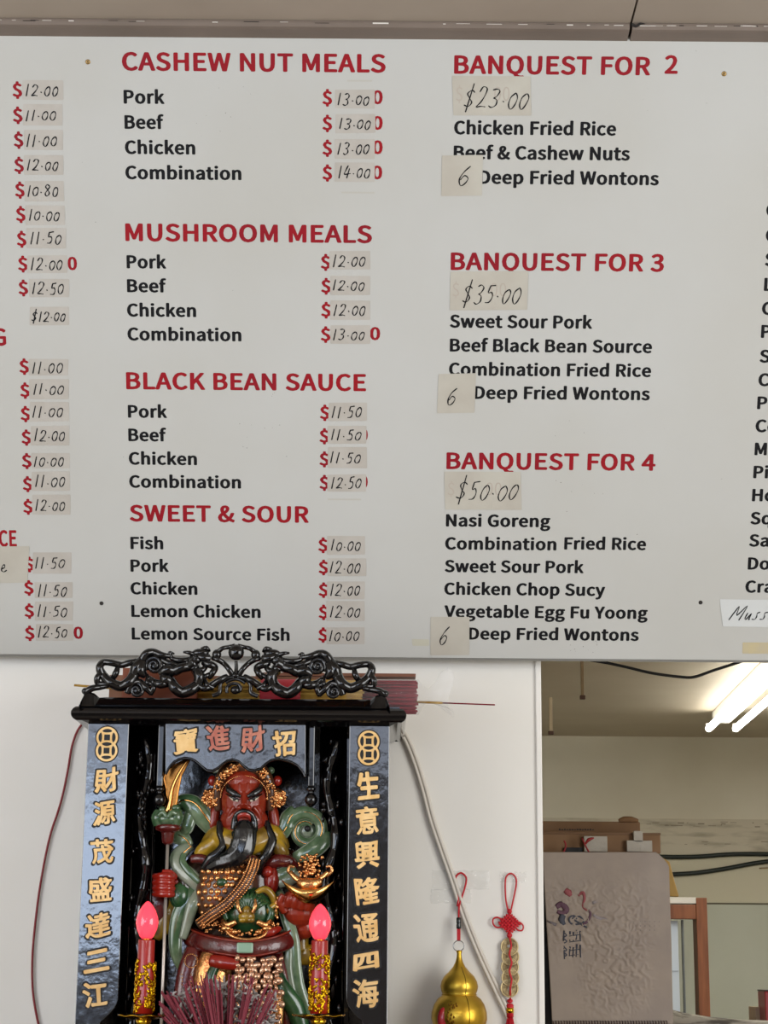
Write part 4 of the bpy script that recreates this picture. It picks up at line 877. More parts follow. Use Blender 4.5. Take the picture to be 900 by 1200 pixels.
# ---- flying green sash: ribbons edged in pale glaze
def rib(name, pts, w, m=m_grn, edge=True, gold=None, fl=.45):
    mb = MB(); T3(mb, pts, w, seg=12, flat=fl); o = mb.put(name, m, statue, smooth=True)
    n = len(pts); ww = list(w) if hasattr(w, '__len__') else [w]*n
    def off(k, dz):
        out = []
        for i in range(n):
            a = Vector(pts[max(i-1,0)][:2]); b = Vector(pts[min(i+1,n-1)][:2]); t = (b-a).normalized(); out.append((pts[i][0]-t.y*ww[i]*k, pts[i][1]+t.x*ww[i]*k, pts[i][2]+dz))
        return out
    if edge:
        for k in (-.88, .88): mb = MB(); T3(mb, off(k, .001), [x*.17 for x in ww], seg=7); mb.put('pale_edge', m_wht, o, smooth=True)
    if gold:
        for k in gold: mb = MB(); T3(mb, off(k, rp(max(ww))*fl*.8), [x*.1 for x in ww], seg=7); mb.put('gold_line', m_golds, o, smooth=True)
    return o
rib('sash', [(262,978,.03),(248,970,.035),(237,957,.04),(226,944,.04),(214,941,.035),(206,948,.03)], [7,9,11,12,10,6], gold=[.3])
rib('sash', [(226,950,.04),(222,960,.04),(218,972,.04),(210,976,.03)], [8,8,7,4], gold=None)
rib('sash', [(196,974,.02),(206,979,.03),(216,984,.035),(222,992,.035)], [6,9,8,5], gold=[-.2])
rib('sash', [(224,990,.035),(214,997,.04),(208,1006,.045),(212,1018,.05),(224,1028,.055),(236,1040,.055)], [5,8,9,9,9,7], m=m_wht, edge=False, gold=[-.3])
rib('sash', [(216,1000,.05),(214,1010,.055),(222,1022,.06),(234,1034,.062)], [3,4,4,3], m=m_grn, edge=False)
rib('sash', [(232,1034,.045),(226,1050,.05),(212,1068,.05),(206,1090,.05),(206,1115,.048),(212,1135,.045)], [8,10,9,8,7,4], m=m_grn)
rib('sash', [(234,1044,.055),(226,1060,.06),(220,1080,.058),(214,1100,.055)], [5,7,6,4], m=m_wht, edge=False)
mb = MB(); E3(mb, 211, 1050, .045, 12, 15, 12); mb.put('cuff', m_dgrn, statue, smooth=True)
# robe tails on the left
mb = MB(); T3(mb, [(172,1030,.01),(178,1045,.012),(186,1060,.014),(190,1078,.014)], [8,13,14,9], flat=.6); mb.put('sleeve', m_mar, statue, smooth=True)
mb = MB(); T3(mb, [(166,1024,.0),(168,1040,.006),(172,1054,.008)], [5,7,5], flat=.6); mb.put('sleeve_lining', m_wht, statue, smooth=True)
rib('robe_tail', [(203,1056,.01),(196,1072,.014),(190,1086,.014),(182,1100,.012)], [12,14,11,5], m=m_yel, edge=False)
# spiral cloud of sash on the right
def spiral(name, cx_, cy_, r0, r1, turns, a0, d, w0, w1, m, gold=False):
    n = 30; pts = []; w = []
    for i in range(n+1):
        t = i/n; a = a0+turns*2*math.pi*t; r = r0+(r1-r0)*t; pts.append((cx_+r*math.cos(a), cy_+r*math.sin(a), d+.006*(1-t))); w.append(w0+(w1-w0)*t)
    return rib(name, pts, w, m, gold=[-.1] if gold else None, fl=.7)
spiral('sash_scroll', 359, 973, 23, 8.5, 1.35, math.pi*1.05, .028, 8, 4.5, m_grn, True)
mb = MB(); E3(mb, 360, 973, .022, 10, 10, 4); mb.put('scroll_eye', m_wht, statue, smooth=True)
mb = MB(); E3(mb, 360.5, 971, .03, 3.6, 3.6, 3); mb.put('scroll_hole', m_black, statue, smooth=True)
rib('sash', [(322,987,.03),(328,978,.034),(334,969,.036),(338,958,.036),(346,949,.034)], [7,9,9,9,7], gold=[.2])
rib('sash', [(380,975,.03),(378,986,.036),(368,995,.04),(354,1002,.04),(344,1005,.035)], [8,10,10,8,5], gold=None)
# right arm: sleeve, hand and ingot
rib('sleeve', [(318,1024,.05),(328,1026,.055),(338,1022,.055),(346,1018,.05)], [5,8,8,5])
rib('sleeve', [(326,1036,.055),(340,1030,.058),(352,1026,.055)], [5,7,5], m=m_wht, edge=False)
rib('robe_edge', [(326,1044,.05),(332,1062,.055),(338,1082,.06),(344,1104,.062),(346,1130,.062),(350,1160,.06),(362,1195,.058)], [5,7,7,7,7,8,9], m=m_grn)
rib('robe_edge', [(330,1090,.058),(338,1110,.066),(338,1140,.066),(346,1175,.064)], [3,4,5,4], m=m_wht, edge=False)
rib('robe_tail', [(352,1086,.02),(349,1100,.024),(352,1118,.024),(372,1117,.02),(380,1116,.018)], [11,12,12,10,7], m=m_yel, edge=False)
mb = MB(); E3(mb, 379, 1062, .015, 9, 9, 6); E3(mb, 372, 1072, .015, 8, 9, 6); mb.put('robe_tail', m_yel, statue, smooth=True)
mb = MB()
E3(mb, 350, 1066, .05, 19, 20, 18); E3(mb, 344, 1056, .055, 13, 12, 14); E3(mb, 356, 1086, .04, 13, 14, 12)
for k in range(4): T3(mb, [(336+k*8,1062+k*1.5,.078),(339+k*8,1053+k,.086),(343+k*8,1045,.082)], [4,4,3.2])
T3(mb, [(334,1068,.07),(328,1058,.08),(332,1048,.085)], [5,4,3.2])
mb.put('right_hand', m_face, statue, voxel=.0014, sm=2)
# boat-shaped gold ingot
ing = MB(); vs = []; n = 17; k = 12
for i in range(n):
    t = -1+2*i/(n-1); x = 362+33*t; ytop = 1042-14*t*t*(1.0) +2; w_ = max(.04, (1-t*t))**.6*17; h_ = max(.05, (1-abs(t)**1.8))*17
    for j in range(k):
        a = 2*math.pi*j/k; yy = math.cos(a)*w_; zz = (math.sin(a)*h_ if math.sin(a) > 0 else math.sin(a)*2.5*(1-abs(t)))
        c = SP(x, ytop+zz, .085); vs.append(Vector((c.x, c.y-rp(yy), c.z)))
fs = [(i*k+j, i*k+(j+1) % k, (i+1)*k+(j+1) % k, (i+1)*k+j) for i in range(n-1) for j in range(k)]+[tuple(range(k)), tuple(range((n-1)*k, n*k))]
ingo = ing.add(vs, fs).put('gold_ingot', m_golds, statue, smooth=True)
mb = MB()
T3(mb, [(350,1033,.095),(358,1036,.1),(367,1036,.1),(376,1032,.095)], [4,7,7,4]); T3(mb, [(340,1022,.09),(348,1030,.095),(360,1034,.098),(374,1030,.095),(384,1022,.09)], [2.5,3,4,3,2.5])
for s, cx_ in ((-1, 343), (1, 384)):
    T3(mb, [(cx_-s*2+s*0,1026,.09),(cx_+s*5,1021,.09),(cx_+s*3,1015,.09),(cx_-s*2,1016,.09)], [2.2,2,1.8,1.4])
for i in range(90):
    x = rr.gauss(364, 7); y = rr.uniform(1001, 1028)
    if abs(x-364) > 14: continue
    E3(mb, x, y, .09+rr.random()*.012, rr.uniform(1.2,2.4), rr.uniform(1.2,2.4), 2, seg=7, rings=5)
mb.put('treasure_heap', m_goldm, ingo, smooth=True)
# left fist gripping the pole
mb = MB(); E3(mb, 190, 1037, .038, 11, 14, 10)
for k in range(4): T3(mb, [(181,1027+k*7,.05),(188,1026.5+k*7,.068),(197,1027+k*7,.07),(203,1028.5+k*6.5,.058)], [3.4,4,4,3.4])
T3(mb, [(205,1028,.05),(199,1022.5,.062),(190,1022,.066)], [4,3.6,3]); T3(mb, [(200,1036,.035),(212,1034,.035),(228,1032,.03)], [9,8,8])
mb.put('left_hand', m_hand, statue, voxel=.0013, sm=2)

# ---- polearm held by the statue
pole = empty('polearm', (X(196, 1180, YS-.06), YS-.06, SH+.02), 'long polearm with golden curved blade and green dragon head held in the statue\'s fist', 'polearm')
x_ = X(196, 1000, YS-.058)
mb = MB(); mb.lathe([(.0030, SH+.0205), (.0030, Z(196, 985, YS-.058))], (x_, YS-.058, 0), 14); mb.put('shaft', mat('pole_metal', (186,176,166), .3, metal=.6), pole, smooth=True)
mb = MB(); mb.lathe([(.006, Z(196,990,YS-.058)), (.0105, Z(196,987,YS-.058)), (.012, Z(196,977,YS-.058)), (.013, Z(196,975,YS-.058)), (.022, Z(196,973,YS-.058)), (.0235, Z(196,970,YS-.058)), (.022, Z(196,967,YS-.058)), (.005, Z(196,966,YS-.058))], (x_, YS-.058, 0), 24); mb.put('collar', m_mar, pole, smooth=True)
mb = MB()
T3(mb, [(187,967,.058),(186,958,.06),(188,950,.06)], [7,9,6]); T3(mb, [(203,967,.058),(206,958,.06),(205,950,.06)], [7,9,7]); E3(mb, 196, 960, .06, 13, 8, 12)
T3(mb, [(186,956,.074),(191,952,.078),(195,958,.08)], [3,3,2]); T3(mb, [(206,954,.074),(201,952,.078),(197,958,.08)], [3,3,2]); E3(mb, 190, 949, .066, 4, 4, 4); E3(mb, 206, 947, .066, 5, 4, 4)
mb.put('dragon_head', m_grn, pole, smooth=True)
out = [(193,950),(196,938),(195,925),(192,912),(196,902),(205,894),(215,889),(222,889),(217,898),(211,910),(208,925),(206,940),(203,950),(197,953)]
out = [(a+(2 if a > 200 else -1), b) for a, b in out]; f = [SP(a, b, .062) for a, b in out]; bl = MB().quadbox(f, Vector((0, .006, 0))).put('blade', m_blade, pole, bevel=.0026)
mb = MB(); T3(mb, [(196,952,.066),(199,938,.068),(202,922,.068),(210,905,.066),(220,890,.064)], [3,2.2,1.6,1.3,.8]); mb.put('blade_ridge', m_golds, bl, smooth=True)
#NEXT3
# ================================================================== CANDLES, INCENSE
m_bulb = mat('red_bulb', (255,62,80), .15, emit=.95, coat=.5)
m_candle = mat('red_plastic', (150,26,22), .3, coat=.3)
m_gwrap = mat('gold_foil_relief', (216,170,20), .22, metal=.9, bump=1, bscale=130, rgb2=(150,90,10), vscale=90, vcontrast=(.45,.7))
m_brassp = mat('polished_brass', (206,160,40), .2, metal=1)
YK = -.40
def candle(px, ptop, pbody, pwrap, pdish, label):
    def z(p): return Z(px, p, YK)
    x = X(px, 1150, YK); K = 2200/3.37
    t = empty('electric_candle', (x, YK, SH), label, 'candle lamp', 'red electric candles flanking the incense')
    h = z(ptop)-z(pbody-1)
    MB().lathe([(.0085,-.0), (.0120,.06*h), (.0172,.25*h), (.0192,.42*h), (.0182,.56*h), (.0140,.75*h), (.0085,.89*h), (.0042,.965*h), (.0018,.992*h), (.0003,h)], (x, YK, z(pbody-1)), 28).put('bulb', m_bulb, t, smooth=True)
    MB().lathe([(.006,0), (.006,.006)], (x, YK, z(pbody)-.003), 18).put('bulb_socket', m_brassp, t, smooth=True)
    zb = z(pdish)+.003; zt_b = z(pbody)
    MB().lathe([(.0150,zb), (.0146,zb+.02), (.0142,zt_b-.002), (.0135,zt_b), (.009,zt_b)], (x, YK, 0), 28).put('candle_tube', m_candle, t, smooth=True)
    # gold dragon relief wrapped round the tube
    mb = MB(); rr = random.Random(px); zw = z(pwrap)
    for i in range(380):
        a = rr.uniform(0, 6.28); zz = rr.uniform(zb+.002, zw); pp = []
        if noise.noise(Vector((a*1.2, zz*45, px))) > .18: continue
        for k in range(4): pp.append((x+(.0156+.0012*rr.random())*math.cos(a), YK+(.0156+.0012*rr.random())*math.sin(a), zz)); a += rr.uniform(-.22,.25); zz += rr.uniform(-.003,.0055)
        mb.tube(pp, [.0012,.0021,.0021,.001], seg=6, smooth=False)
    mb.put('gold_relief', m_gwrap, t, smooth=True)['kind'] = 'stuff'
    mb = MB(); n = 40; vs = []; fs = []
    prof = [(.002,-.004),(.02,-.004),(.036,.0005),(.043,.001),(.044,.0),(.036,-.0015),(.02,-.0065),(.002,-.0065)]
    zd = z(pdish)
    for i in range(n):
        a = 2*math.pi*i/n; s_ = 1+.035*math.sin(9*a)
        for r, h_ in prof: vs.append((x+r*s_*math.cos(a), YK+r*s_*math.sin(a), zd+h_+(.0012*math.sin(9*a) if r > .03 else 0)))
    m_ = len(prof)
    for i in range(n):
        for j in range(m_-1): fs.append((i*m_+j, i*m_+j+1, ((i+1) % n)*m_+j+1, ((i+1) % n)*m_+j))
    mb.add(vs, fs).put('drip_dish', m_brassp, t, smooth=True)
    MB().lathe([(.030,SH), (.030,SH+.004), (.012,SH+.012), (.006,SH+.02), (.010,SH+.03), (.005,SH+.04), (.006,zd-.022), (.012,zd-.013), (.014,zd-.006), (.004,zd-.003)], (x, YK, 0), 24).put('candle_stand', m_brassp, t, smooth=True)
candle(170, 1056, 1101, 1130, 1190, 'red bulb electric candle with gold relief at the left of the altar')
candle(374, 1059, 1102, 1120, 1190, 'red bulb electric candle with gold relief at the right of the altar')

# incense burner below the frame, sticks fanning out of it, curled ash
bx, by = X(262, 1290, -.44), -.44; bz = SH
burner = empty('incense_burner', (bx, by, bz), 'round brass incense burner hidden under the fan of incense stubs', 'incense burner')
zr_ = Z(262, 1240, by)
MB().lathe([(.04,bz), (.045,bz+.004), (.035,bz+.01), (.055,bz+.02), (.062,(bz+zr_)/2), (.055,zr_-.01), (.06,zr_), (.056,zr_), (.05,zr_-.012), (.001,zr_-.012)], (bx, by, 0), 36).put('bowl', m_brassp, burner, smooth=True)
MB().lathe([(.0545,zr_-.016), (.0545,zr_-.008), (.02,zr_-.004), (.001,zr_-.003)], (bx, by, 0), 28).put('ash_bed', mat('ash', (120,116,112), .9, bump=1, bscale=200), burner, smooth=True)
m_inc = mat('burnt_incense', (128,42,56), .7, rgb2=(104,34,46), vscale=90)
m_ash = mat('incense_ash', (172,166,162), .9, rgb2=(128,120,118), vscale=60)
mk = MB().tube([(0,0,0),(0,0,1)], [.00165,.00145], seg=7, smooth=False).mesh('stick'); mk.materials.append(m_inc)
rr = random.Random(21)
for i in range(118):
    u = rr.betavariate(1.1, 1.1) if i > 24 else rr.uniform(0, .28)
    px = 184+u*142; py = (1166-24*math.sin(u*3.0)**.8+rr.uniform(-4, 26)) if u > .2 else 1160+rr.uniform(0, 34)
    d = rr.uniform(-.035, .035); tip = P(px+rr.uniform(-4,4), py, by+d)
    base = Vector((bx+(px-256)/640*.22, by+d*.7, zr_-.012)); v = tip-base
    o = bpy.data.objects.new('incense_stub', mk); COL.objects.link(o); o.parent = burner
    o.location = base-wloc(burner); o.rotation_mode = 'QUATERNION'; o.rotation_quaternion = v.to_track_quat('Z', 'Y'); o.scale = (1, 1, v.length)
mb = MB()
for i in range(330):
    px = 205+rr.random()*118; py = 1148+rr.random()*54
    if py < 1150+abs(px-262)*.22: continue
    p = P(px, py, by+rr.uniform(.0, .06)); d = Vector((rr.uniform(-1,1), rr.uniform(-.4,.4), rr.uniform(-.2,1))).normalized()*rr.uniform(.004,.012)
    e = Vector((rr.uniform(-.003,.003), 0, rr.uniform(-.003,.003))); mb.tube([p-d, p+e, p+d], [.0014,.0022,.0010], seg=6, smooth=False)
mb.put('ash_curl', m_ash, burner, smooth=True)['kind'] = 'stuff'

# ---- incense packets lying on the roof behind the carving
RZ = zr+.003
m_incr = mat('incense_red', (128,12,34), .7, rgb2=(104,8,28), vscale=60, spec=.15); m_incy = mat('incense_yellow', (176,140,58), .7, rgb2=(150,112,40), vscale=50)
m_film = mat('clear_film', (235,235,235), .1, alpha=.1, bump=.9, bscale=70, coat=.6)
def rods(x0, x1, yc, zc, r, rod, n_, m, name, par, seed):
    rr = random.Random(seed); mb = MB()
    k = 0
    while k < n_:
        a = rr.uniform(0, 6.28); q_ = r*math.sqrt(rr.random()); j = rr.uniform(-.004,.004)
        mb.tube([(x0+j, yc+q_*math.cos(a), zc+q_*math.sin(a)), (x1+j, yc+q_*math.cos(a)*.98, zc+q_*math.sin(a)*.98)], rod, seg=6, smooth=False); k += 1
    for i in range(22): a = i*6.283/22; mb.tube([(x0, yc+r*math.cos(a), zc+r*math.sin(a)), (x1, yc+r*math.cos(a), zc+r*math.sin(a))], rod, seg=6, smooth=False)
    o = mb.put(name, m, par, smooth=True); o['kind'] = 'stuff'; return o
yi = -.20; xe = X(488, 815, yi); xm = X(425, 815, yi); xs = X(215, 815, yi); rI = .0295; zI = RZ+rI+.004
pk = empty('incense_packet', ((xe+xs)/2, yi, RZ), 'film-wrapped bundle of incense with red stick ends on the cabinet roof', 'incense')
rods(xm, xe, yi, zI, rI, .0018, 60, m_incr, 'red_end', pk, 1)
rods(xs, xm, yi, zI, rI-.001, .0024, 50, m_incy, 'yellow_rod', pk, 2)
mb = MB(); n = 26; rings = []
sl = [(xm-.03,1,0),(xm+.02,1.03,0),(xe-.01,1.05,0),(xe+.004,1.04,0),(xe+.012,.62,.002),(xe+.022,.34,.004),(xe+.034,.6,.006),(xe+.05,1.0,.010),(xe+.064,1.35,.012)]
rq = random.Random(4); vs = []; fs = []
for i, (xx, s_, dz) in enumerate(sl):
    for j in range(n):
        a = 6.283*j/n; w_ = 1+(.16*math.sin(a*5+i) if i > 4 else .01*rq.random()); vs.append((xx+(.006*math.sin(3*a) if i > 6 else 0), yi+(rI+.0025)*s_*w_*math.cos(a)*(1 if i < 5 else .45), zI+dz+(rI+.0025)*s_*w_*math.sin(a)))
for i in range(len(sl)-1):
    for j in range(n): fs.append((i*n+j, i*n+(j+1) % n, (i+1)*n+(j+1) % n, (i+1)*n+j))
me = bpy.data.meshes.new('film'); me.from_pydata(vs, [], fs); me.update(); link('plastic_wrap', me, m_film, pk, smooth=True)
# red paper label of the packet seen through the carving
a = P(312, 792, -.235); b = P(345, 812, -.235)
MB().lathe([(rI+.0006, X(305,800,-.22)), (rI+.0022, X(305,800,-.22)+.001), (rI+.0022, X(352,800,-.22)), (rI+.0006, X(352,800,-.22)+.001)], (0, yi, zI), 30, axis='x').put('paper_band', mat('red_label', (186,34,50), .5), pk, smooth=True)
MB().box(X(130,800,-.12), -.14, RZ, X(438,793,-.12), -.075, Z(400,795,-.12)).put('incense_box', mat('brown_card', (134,92,66), .6, rgb2=(118,76,52), vscale=6))
o = bpy.data.objects['incense_box']; tagp(o, 'long flat brown cardboard box lying behind the incense on the cabinet roof', 'box')
sl_ = MB().box(X(300,793,-.13), -.145, Z(400,795,-.12)+.0005, X(487,793,-.13), -.105, Z(400,791,-.12)).put('wooden_slat', mat('slat_brown', (120,76,56), .6)); tagp(sl_, 'thin brown wooden slat lying above the red incense ends', 'slat')
o = MB().box(X(146,800,-.23), -.26, RZ, X(232,800,-.23), -.185, Z(200,787,-.22)).put('incense_box', mat('reddish_box', (150,84,58), .5, rgb2=(128,66,44), vscale=10)); tagp(o, 'short reddish brown box behind the left carved dragon', 'box')
def stick2(x0, y0, x1, y1, yy, r, m1, m2, k, label):
    t = empty('incense_stick', P(x0, y0, yy), label, 'incense stick'); a = P(x0, y0, yy); b = P(x1, y1, yy); c = a.lerp(b, k)
    MB().tube([a, c], r, smooth=False).put('incense_coat', m1, t, smooth=True); MB().tube([c, b], r*.6, smooth=False).put('stick_end', m2, t, smooth=True)
z_ = RZ+.004
stick2(87, 803, 150, 808, -.17, .0022, m_incy, m_incy, .9, 'single yellow incense stick poking out past the left end of the carved crest')
stick2(484, 822.5, 580, 826, -.20, .0022, m_incy, m_incr, .36, 'single thin red-tipped incense stick poking out of the wrapped packet to the right')

# ---- cables
m_cord = mat('beige_cable', (206,198,186), .45); m_redw = mat('red_wire', (128,26,32), .45)
cab = empty('beige_cable', P(470, 855, -.012), 'beige twin cable running from the cabinet down the wall', 'cable')
pts = [(463,846),(468,853),(477,868),(487,893),(497,925),(506,960),(517,993),(530,1030),(545,1075),(561,1115),(578,1152),(596,1190),(612,1225)]
for k in (-1, 1):
    mb = MB(); mb.tube([P(a, b, -.0075)+Vector((k*.0033, 0, k*.001)) for a, b in pts], .0036, seg=10); mb.put('cable_core', m_cord, cab, smooth=True)
a = P(457, 840, -.02); b = P(465, 866, -.02)
pg = empty('plug_box', ((a.x+b.x)/2, -.02, b.z), 'small brown connector box on the wall beside the cabinet top', 'connector')
MB().box(a.x, -.032, b.z+.006, b.x+.002, -.0005, a.z).put('housing', mat('brown_plastic', (58,46,42), .4), pg, bevel=.002)
MB().box(a.x+.003, -.028, b.z-.002, b.x-.001, -.004, b.z+.006).put('clip', mat('grey_plastic', (84,74,70), .3), pg, bevel=.001)
rw = MB().tube([P(a_, b_, -.006) for a_, b_ in [(104,838),(98,846),(90,858),(84,876),(80,900),(75,925),(69,948),(60,975),(53,1005),(46,1045),(41,1085),(38,1120),(38,1155),(41,1180),(46,1205),(52,1230)]], .0022, seg=9).put('red_wire', m_redw, smooth=True)
tagp(rw, 'thin red wire hanging down the wall left of the altar cabinet', 'wire')

# ---- clear tape on the wall
m_tape = mat('clear_tape', (240,240,236), .06, alpha=.09, bump=1, bscale=45, coat=.8, bdist=.004)
def tape(x0, y0, x1, y1, label, seed, amp=.0006):
    rr = random.Random(seed); nx, nz = 14, 8; vs = []; fs = []
    for j in range(nz+1):
        for i in range(nx+1):
            p = P(x0+(x1-x0)*i/nx, y0+(y1-y0)*j/nz, -.0015); e = (i in (0, nx)) or (j in (0, nz)); vs.append((p.x+(rr.uniform(-.0015,.0015) if e else 0), -.0016-(0 if e else rr.random()*amp), p.z+(rr.uniform(-.0015,.0015) if e else 0)))
    for j in range(nz):
        for i in range(nx): k = j*(nx+1)+i; fs.append((k, k+1, k+nx+2, k+nx+1))
    me = bpy.data.meshes.new('tape'); me.from_pydata(vs, [], fs); me.update(); o = link('clear_tape', me, m_tape, smooth=False)
    sd = o.modifiers.new('s', 'SOLIDIFY'); sd.thickness = .0002; return tagp(o, label, 'tape')
tape(507, 1020, 573, 1042, 'clear tape over the top of the gourd hanger loop', 1, .004)
tape(505, 1042, 552, 1058, 'crumpled clear tape below and left of the gourd hanger loop', 2, .002)
tape(586, 1022, 616, 1034, 'small clear tape over the top of the coin charm loop', 3, .001)

# ---- gourd pendant
m_cordr = mat('red_cord', (190,18,34), .5, bump=.6, bscale=400); m_gourd = mat('gold_gourd', (214,176,64), .34, metal=.85, bump=.3, bscale=60, rgb2=(186,144,40), vscale=14)
gx = X(538, 1150, -.05); gd_ = empty('gourd_charm', (gx, -.052, Z(538,1215,-.05)), 'golden bottle gourd charm hanging on a red cord loop from the wall', 'gourd charm')
def G(px, py, y=-.02): return P(px, py, y)
MB().tube([G(536,1062,-.012),G(537,1050,-.008),G(534,1038,-.006),G(534,1028,-.006),G(540,1023,-.006),G(546,1028,-.006),G(545.5,1037,-.006),G(541,1052,-.008),G(538,1062,-.012),G(537.5,1076,-.018)], .0018, seg=8).put('cord_loop', m_cordr, gd_, smooth=True)
c = G(537.5, 1082, -.02)
MB().lathe([(.003,-.011),(.0045,-.0095),(.0045,-.003),(.0038,-.001),(.0045,.001),(.0045,.0095),(.003,.011)], c, 16).put('black_bead', mat('bead_black', (24,30,28), .25, coat=.5), gd_, smooth=True)
a = G(537.5,1088,-.022); b = G(537.5,1103,-.024); MB().box(a.x-.0034, a.y-.001, b.z, a.x+.0034, a.y+.001, a.z).put('cord_strap', m_cordr, gd_)
MB().tube([G(537.5+6.2*math.cos(t*6.283/16), 1108.5+6.2*math.sin(t*6.283/16), -.028) for t in range(16)], .0009, seg=6, closed=True).put('ring', mat('steel_ring', (150,150,150), .25, metal=1), gd_, smooth=True)
pz = lambda p: Z(538, p, -.052)
s_ = 3.62/2200
prof = [(2.4,1113.5),(3.4,1115),(2.6,1118),(3.0,1122),(4.2,1127),(7,1133),(12,1139),(17,1144),(20.2,1150),(21.4,1156),(20.5,1161),(18.8,1165),(20,1167),(24,1170),(28.5,1177),(31.3,1186),(31.6,1194),(29.5,1203),(24,1211),(15,1217),(6,1219.5),(.5,1220)]
MB().lathe([(r*s_, pz(p)) for r, p in prof], (gx, -.055, 0), 48).put('gourd_body', m_gourd, gd_, smooth=True)
MB().tube([(gx+.0175*s_/.0016*math.cos(t*6.283/28)*1.1, -.055+.0193*math.sin(t*6.283/28)*1.65, pz(1165.2)) for t in range(28)] if False else [(gx+.0315*math.cos(t*6.283/28), -.055+.0315*math.sin(t*6.283/28), pz(1165.4)) for t in range(28)], .0014, seg=6, closed=True).put('waist_ring', m_gourd, gd_, smooth=True)
mb = MB(); R1 = 31.6*s_
for (a0, z0, z1) in ((-1.15, 1178, 1212), (-1.5, 1178, 1212)):
    pass
MB().ell((gx-.030, -.055-.037, pz(1194)), (.012, .006, .022), 14, 10).put('red_medallion', mat('medallion_red', (168,30,36), .3, coat=.4), gd_, smooth=True)
rr = random.Random(9); mb = MB()
for i in range(40):
    a = -2.05+rr.random()*.35; p1 = rr.uniform(1174, 1212); rad = (31.9*s_)*math.sqrt(max(0, 1-((p1-1192)/30)**2)); mb.ell((gx+rad*math.cos(a), -.055+rad*math.sin(a), pz(p1)), (.0018,.0018,.0026), 6, 4)
mb.put('relief_pattern', mat('gourd_relief', (120,80,16), .4, metal=.8), gd_, smooth=True)
mb = MB(); mb.tube([(gx+.33*r*s_, -.055-.946*r*s_-.0002, pz(p)) for r, p in prof[5:20]], .0006, seg=5, smooth=False); mb.put('mould_seam', mat('seam', (104,74,12), .4, metal=.8), gd_, smooth=True)

# ---- coin charm with endless knot
cc = empty('coin_charm', P(597, 1215, -.01), 'string of five old bronze coins with red endless knot and tassel', 'coin charm')
MB().tube([G(596,1070,-.006),G(593,1056,-.006),G(592,1040,-.006),G(593,1028,-.006),G(598.5,1023.5,-.006),G(604,1028,-.006),G(605,1036,-.006),G(602,1052,-.006),G(598,1070,-.006)], .0016, seg=8).put('cord_loop', m_cordr, cc, smooth=True)
mb = MB()
for x, y, r in [(597,1068,3),(597,1096,3.2)]: mb.ell(G(x,y,-.008), (r/600,r/600,r/600), 10, 7)
for i in range(6):       # woven lattice body
    for s2 in (1, -1):
        o_ = (i-2.5)*3.1; pts = []
        for k in range(9):
            t = (k-4)/4; u = t*10; x = 597+(u+o_*s2)*.7071; y = 1082+s2*(u-o_*s2)*.7071*1.0
            pts.append(G(597+(u*.7+o_*.7), 1082+s2*(u*.7-o_*.7), -.0075-.0014*math.sin(k*math.pi/1.0+i*math.pi+(s2 > 0)*math.pi/2)))
        if abs(o_) < 9: mb.tube(pts, .0019, seg=7)
mb.put('endless_knot', m_cordr, cc, smooth=True)
for pts in ([(590,1079),(583,1075),(578,1077),(578,1083),(583,1087),(591,1085)], [(603,1081),(609,1081),(613,1085),(612,1090),(607,1090),(603,1085)]):
    MB().tube([G(a, b, -.007) for a, b in pts], .0016, seg=7).put('knot_ear', m_cordr, cc, smooth=True)
m_coin = mat('old_bronze', (168,148,108), .4, metal=.55, bump=.6, bscale=300, rgb2=(120,100,66), vscale=120)
for i, (x, y) in enumerate([(597,1109.5),(598,1121),(597.5,1133),(598,1145.5),(597,1158)]):
    c = G(x, y, -.006-.0022*i); n = 32; vs = []; fs = []; R0 = .0172; th = .0014; h_ = .0042
    tl = .0022
    for j in range(n):
        a = 6.283185*j/n; ca, sa = math.cos(a), math.sin(a); k = h_/max(abs(ca), abs(sa))
        for r, yy in ((R0, -th), (R0*.88, -th), (R0*.86, -th*.6), (k*1.25, -th*.6), (k*1.22, -th), (k, -th), (k, 0), (R0, 0)):
            vs.append((c.x+r*ca, c.y+yy+tl*sa, c.z+r*sa))
    for j in range(n):
        for k in range(8): fs.append((j*8+k, j*8+(k+1) % 8, ((j+1) % n)*8+(k+1) % 8, ((j+1) % n)*8+k))
    co = MB().add(vs, fs).put('coin', m_coin, cc, smooth=False)
    MB().tube([(c.x+R0*.93*math.cos(6.283185*j/28), c.y-th*1.1+tl*math.sin(6.283185*j/28), c.z+R0*.93*math.sin(6.283185*j/28)) for j in range(28)], .0011, seg=6, closed=True, smooth=False).put('coin_rim', mat('pale_bronze', (206,186,140), .35, metal=.6), co, smooth=True)
    mb = MB(); q_ = random.Random(i)
    for (dx, dz) in ((-.0085, .003), (-.0085, -.003), (.0085, .003), (.0085, -.003), (0, .0095), (0, -.0095)):
        for k in range(3): mb.box(c.x+dx-.0018, c.y-th-.0002, c.z+dz-.0018+k*.0015, c.x+dx+.0018*q_.random(), c.y-th*.6, c.z+dz-.0013+k*.0015)
    mb.put('coin_relief', m_coin, co)
mb = MB(); mb.tube([G(597,1098,-.010),G(599,1108,-.013),G(597,1118,-.016),G(599.5,1128,-.018),G(597,1138,-.020),G(599.5,1148,-.0215),G(598,1158,-.0225),G(598,1172,-.012)], .0019, seg=7); mb.put('threading_cord', m_cordr, cc, smooth=True)
mb = MB(); c = G(597.5,1173,-.008); mb.ell(c, (.0055,.005,.0045), 10, 7); mb.put('tassel_knot', m_cordr, cc, smooth=True)
mb = MB(); z0 = Z(597,1176,-.008); z1 = Z(597,1192,-.008); mb.lathe([(.0045,z0),(.0068,z0-.003),(.0068,z1),(.005,z1)], (c.x, -.009, 0), 16); mb.put('tassel_head', m_cordr, cc, smooth=True)
